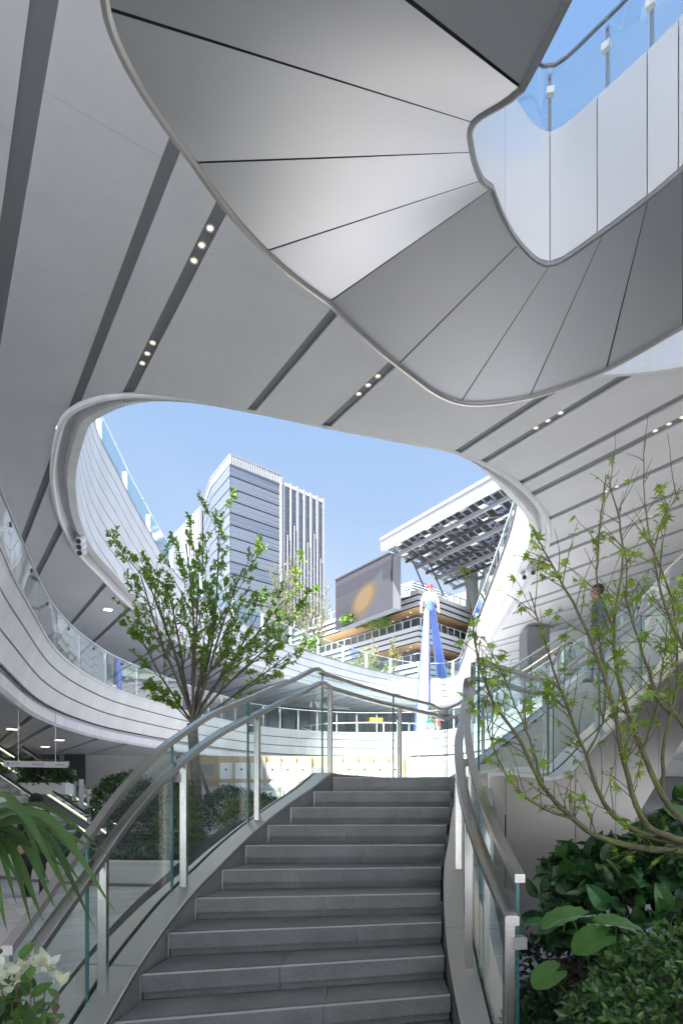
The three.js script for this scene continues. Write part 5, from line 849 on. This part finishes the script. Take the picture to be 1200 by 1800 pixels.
// ---------------------------------------------------------------- people and the long-legged figure
function sdf(bones, c, half, res, k, color) {          // bones: [a, b, ra, rb, colour index]; smooth union meshed on a grid
  const mc = new MarchingCubes(res, new THREE.MeshBasicMaterial(), false, false, 90000); mc.isolation = 0; const size = mc.size, hs = size / 2, f = mc.field;
  const pre = bones.map(([a, b, ra, rb, ci]) => { const d = b.clone().sub(a); return { a, d, l2: Math.max(1e-9, d.lengthSq()), ra, rb, ci }; });
  const dist = (x, y, z, B) => { const px = x - B.a.x, py = y - B.a.y, pz = z - B.a.z, t = clamp((px * B.d.x + py * B.d.y + pz * B.d.z) / B.l2, 0, 1); return Math.hypot(px - B.d.x * t, py - B.d.y * t, pz - B.d.z * t) - lerp(B.ra, B.rb, t); };
  for (let z = 0; z < size; z++) for (let y = 0; y < size; y++) for (let x = 0; x < size; x++) { const X = c.x + (x - hs) / hs * half, Y = c.y + (y - hs) / hs * half, Z = c.z + (z - hs) / hs * half; let m = 1e9; for (const B of pre) { const d = dist(X, Y, Z, B); if (d > m + k * 2) continue; const h = clamp(.5 + .5 * (m - d) / k, 0, 1); m = lerp(m, d, h) - k * h * (1 - h); } f[x + y * size + z * size * size] = -m; }
  mc.update(); const n = mc.count, P = mc.positionArray.slice(0, n * 3), col = new Float32Array(n * 3), N = mc.normalArray.slice(0, n * 3);
  for (let i = 0; i < n; i++) { const X = P[i * 3] * half + c.x, Y = P[i * 3 + 1] * half + c.y, Z = P[i * 3 + 2] * half + c.z; P[i * 3] = X; P[i * 3 + 1] = Y; P[i * 3 + 2] = Z; let b = null, m = 1e9; for (const B of pre) { const d = dist(X, Y, Z, B); if (d < m) { m = d; b = B; } } const q = color(b.ci, X, Y, Z); col.set(q, i * 3); }
  const g = new THREE.BufferGeometry(); g.setAttribute('position', new THREE.Float32BufferAttribute(P, 3)); g.setAttribute('color', new THREE.Float32BufferAttribute(col, 3)); g.setAttribute('uv', new THREE.Float32BufferAttribute(new Float32Array(n * 2), 2)); g.computeVertexNormals();
  return g;
}
const v3 = (x, y, z) => new THREE.Vector3(x, y, z);
const bodyMat = std({ color: 0xffffff, vertexColors: true, roughness: .85 });
const SKIN = [.50, .32, .23];
const headGeo = (hair, face = SKIN, mask = null) => {     // head about 0.23 m tall, face towards +z, centre at the origin
  const b = [[v3(0, .03, -.01), v3(0, .02, -.005), .093, .093, 1], [v3(0, -.05, .025), v3(0, -.075, .03), .062, .05, 0], [v3(0, .0, .08), v3(0, -.025, .098), .013, .016, 0], [v3(-.083, -.01, 0), v3(-.083, -.03, 0), .018, .015, 0], [v3(.083, -.01, 0), v3(.083, -.03, 0), .018, .015, 0], [v3(-.05, .024, .072), v3(.05, .024, .072), .012, .012, 0], [v3(0, -.06, .083), v3(.02, -.06, .08), .012, .01, 0], [v3(0, -.1, -.01), v3(0, -.17, -.02), .055, .058, 0], [v3(0, .05, -.025), v3(0, .04, -.04), .098, .092, 2]];
  return sdf(b, v3(0, -.02, 0), .17, 56, .02, (ci, x, y, z) => { if (y > .055 || (z < -.005 && y > -.05) || (ci === 2)) return hair; if (mask && z > .03 && y < -.015 && y > -.11) return mask; if (z > .066 && Math.abs(y - .008) < .009 && Math.abs(Math.abs(x) - .033) < .016) return [.03, .02, .02]; if (z > .06 && Math.abs(y + .06) < .007 && Math.abs(x) < .026) return [.35, .13, .11]; return face; });
};
const handGeo = (() => { const b = [[v3(0, 0, 0), v3(0, -.07, 0), .026, .036, 0]]; [[-.03, .066], [-.01, .078], [.011, .072], [.031, .056]].forEach(([x, l]) => { b.push([v3(x, -.085, .002), v3(x * 1.1, -.085 - l * .5, .012), .0095, .009, 0]); b.push([v3(x * 1.1, -.085 - l * .5, .012), v3(x * 1.1, -.085 - l * .92, .034), .009, .0075, 0]); }); b.push([v3(-.026, -.03, .01), v3(-.058, -.06, .026), .013, .0105, 0], [v3(-.058, -.06, .026), v3(-.066, -.09, .036), .0105, .0085, 0]); return sdf(b, v3(0, -.08, .01), .12, 64, .006, () => SKIN); })();
function person(name, label, pos, yaw, { h = 1.68, top, legs, hair, mask = null, longCoat = false, bend = 0, headYaw = 0, hat = null, group, stride = .1 }) {
  const t = thing(name, label, 'person', group, pos); t.rotation.y = yaw; const S = h / 1.7, hip = .9, sh = 1.40;
  const lean = y => bend * Math.max(0, y - hip);
  const q = (x, y, z) => v3(x, y, z + lean(y));
  const B = [];
  for (const s of [-1, 1]) { const fz = s * stride; B.push([q(s * .085, hip, 0), v3(s * .09, .48, fz * .5 + .03), .095, .062, 1], [v3(s * .09, .48, fz * .5 + .03), v3(s * .09, .09, fz), .06, .042, 1], [v3(s * .09, .045, fz - .04), v3(s * .1, .035, fz + .15), .04, .034, 2]);
    B.push([q(s * .17, sh, 0), q(s * .235, 1.12, -.02), .056, .046, 0], [q(s * .235, 1.12, -.02), q(s * .225, .9, .07), .045, .034, 0]); }
  B.push([q(0, hip + .02, 0), q(0, 1.1, 0), .135, .125, longCoat ? 0 : 1], [q(-.04, 1.12, 0), q(-.06, 1.32, .01), .115, .105, 0], [q(.04, 1.12, 0), q(.06, 1.32, .01), .115, .105, 0], [q(-.13, sh, -.01), q(.13, sh, -.01), .06, .06, 0], [q(0, sh + .02, -.01), q(0, 1.5, 0), .06, .052, 3]);
  if (longCoat) B.push([q(-.05, 1.0, 0), v3(-.07, .62, 0), .13, .14, 0], [q(.05, 1.0, 0), v3(.07, .62, 0), .13, .14, 0]);
  const C = [top, legs, [.03, .03, .03], SKIN];
  const body = sdf(B, v3(0, .86, .05), .95, 84, .035, ci => C[ci]);
  const parts = [body]; for (const s of [-1, 1]) { const g = handGeo.clone(); if (s > 0) g.scale(-1, 1, 1); const p = q(s * .225, .89, .075); g.translate(p.x, p.y, p.z); if (s > 0) { const a = g.attributes.position.array, c = g.attributes.color.array; g.computeVertexNormals(); } parts.push(g); }
  const hg = headGeo(hair, SKIN, mask); hg.rotateY(headYaw); const hp = q(0, 1.595, .02); hg.translate(hp.x, hp.y, hp.z); parts.push(hg);
  const all = mergeGeometries(parts.map(g => { const o = new THREE.BufferGeometry(); for (const k of ['position', 'color', 'uv', 'normal']) o.setAttribute(k, g.attributes[k]); return o; })); all.scale(S, S, S); mesh('body', all, bodyMat, t);
  if (hat) { const g = new THREE.SphereGeometry(.116, 18, 10, 0, 6.284, 0, 1.75).scale(1, 1.12, 1.05).translate(hp.x, hp.y + .02, hp.z - .012).scale(S, S, S); mesh('hat', g, std({ color: lin(...hat), roughness: .95 }), t); }
  return t;
}
{
  const k = 3.95, X = 2.2 + .72 * k - .69, D = 7.12 + .69 * k + .72;
  person('person', 'person in a blue-grey coat standing on the upper flight behind glass', V(X, TOPY + .15 * 11.6, D), -1.9, { top: [.13, .15, .20], legs: [.07, .10, .19], hair: [.012, .011, .012], longCoat: true, headYaw: .2, h: 1.64, bend: .05 });
  person('person', 'dark-haired person in dark clothes on the second floor beyond the upper flight', V(8.1, 5.44, 22.2), -1.2, { top: [.03, .035, .05], legs: [.03, .03, .04], hair: [.015, .013, .012] });
  person('person', 'person in black with a black beanie on the plaza at left', V(-4.95, .015, 10.1), .75, { top: [.018, .018, .02], legs: [.014, .014, .016], hair: [.02, .018, .018], mask: [.7, .7, .72], hat: [.012, .012, .013], h: 1.62, bend: .12, longCoat: true });
  person('person', 'person in a green top on the far second floor', V(5.82, 5.44, 41), .2, { top: [.03, .22, .15], legs: [.7, .7, .7], hair: [.02, .02, .02] });
  person('person', 'person in a red top on the far second floor', V(6.25, 5.44, 41.3), -.2, { top: [.5, .07, .06], legs: [.3, .4, .36], hair: [.02, .02, .02] });
}
function longFigure(label, hip, feet, scale) {
  const t = thing('figure_sculpture', label, 'sculpture', 'long-legged figure sculptures'); const s = scale;
  const q = (x, y, z) => v3(x * s, y * s, z * s);
  const B = [[q(0, 0, 0), q(0, .25, 0), .17 * s, .16 * s, 1], [q(-.06, .3, 0), q(-.09, .52, 0), .13 * s, .13 * s, 0], [q(.06, .3, 0), q(.09, .52, 0), .13 * s, .13 * s, 0], [q(-.17, .56, 0), q(.17, .56, 0), .07 * s, .07 * s, 0]];
  for (const k of [-1, 1]) B.push([q(k * .2, .56, 0), q(k * .29, .3, .02), .06 * s, .05 * s, 0], [q(k * .29, .3, .02), q(k * .32, .02, .06), .046 * s, .036 * s, 3], [q(k * .32, .0, .06), q(k * .33, -.1, .08), .04 * s, .03 * s, 3]);
  B.push([q(0, .58, 0), q(0, .66, .02), .055 * s, .05 * s, 3]);
  const C = [[.45, .45, .42], [.08, .14, .4], [0, 0, 0], [.55, .37, .27]]; const body = sdf(B, q(0, .28, 0), .55 * s, 56, .04 * s, ci => C[ci]);
  const hd = headGeo([.05, .03, .02]); hd.scale(s * 1.05, s * 1.05, s * 1.05); hd.translate(0, .8 * s, .02 * s);
  const parts = [body, hd].map(g => { const o = new THREE.BufferGeometry(); for (const k of ['position', 'color', 'uv', 'normal']) o.setAttribute(k, g.attributes[k]); return o; }); const all = mergeGeometries(parts); all.translate(hip.x, hip.y, hip.z); mesh('body', all, bodyMat, t);
  mesh('cap', new THREE.SphereGeometry(.125 * s, 18, 10, 0, 6.284, 0, 1.6).scale(1, 1.05, 1.1).translate(hip.x, hip.y + .84 * s, hip.z + .01 * s), std({ color: lin(.55, .035, .03), roughness: .5 }), t);
  const blue = std({ color: lin(.075, .14, .42), roughness: .45 });
  feet.forEach((f, i) => { const g = new Geo(), top = hip.clone().add(v3((i ? .1 : -.1) * s, .05 * s, 0)), rt = .12 * s, rb = .34 * s, ring = (p, r) => [-2.1, -.75, .6, 1.9, 3.2].map(a => v3(p.x + Math.cos(a + .5) * r, p.y, p.z + Math.sin(a + .5) * r)); const A = ring(top, rt), Bq = ring(f, rb); for (let k = 0; k < 5; k++) g.quad(Bq[k], Bq[(k + 1) % 5], A[(k + 1) % 5], A[k]); mesh('leg', g.build(.2), blue, t); });
}
longFigure('sculpture of a red-capped figure on very long blue legs beside the mall', V(6.45, 15.4, 45.8), [V(5.45, 5.44, 42.5), V(8.95, 9.2, 53.5)], 2.0);
longFigure('smaller red-capped sculpture half hidden behind the right fascia', V(13.1, 15.6, 59), [V(12.6, 0, 58), V(13.8, 0, 60)], 2.2);
renderer.render(scene, camera);
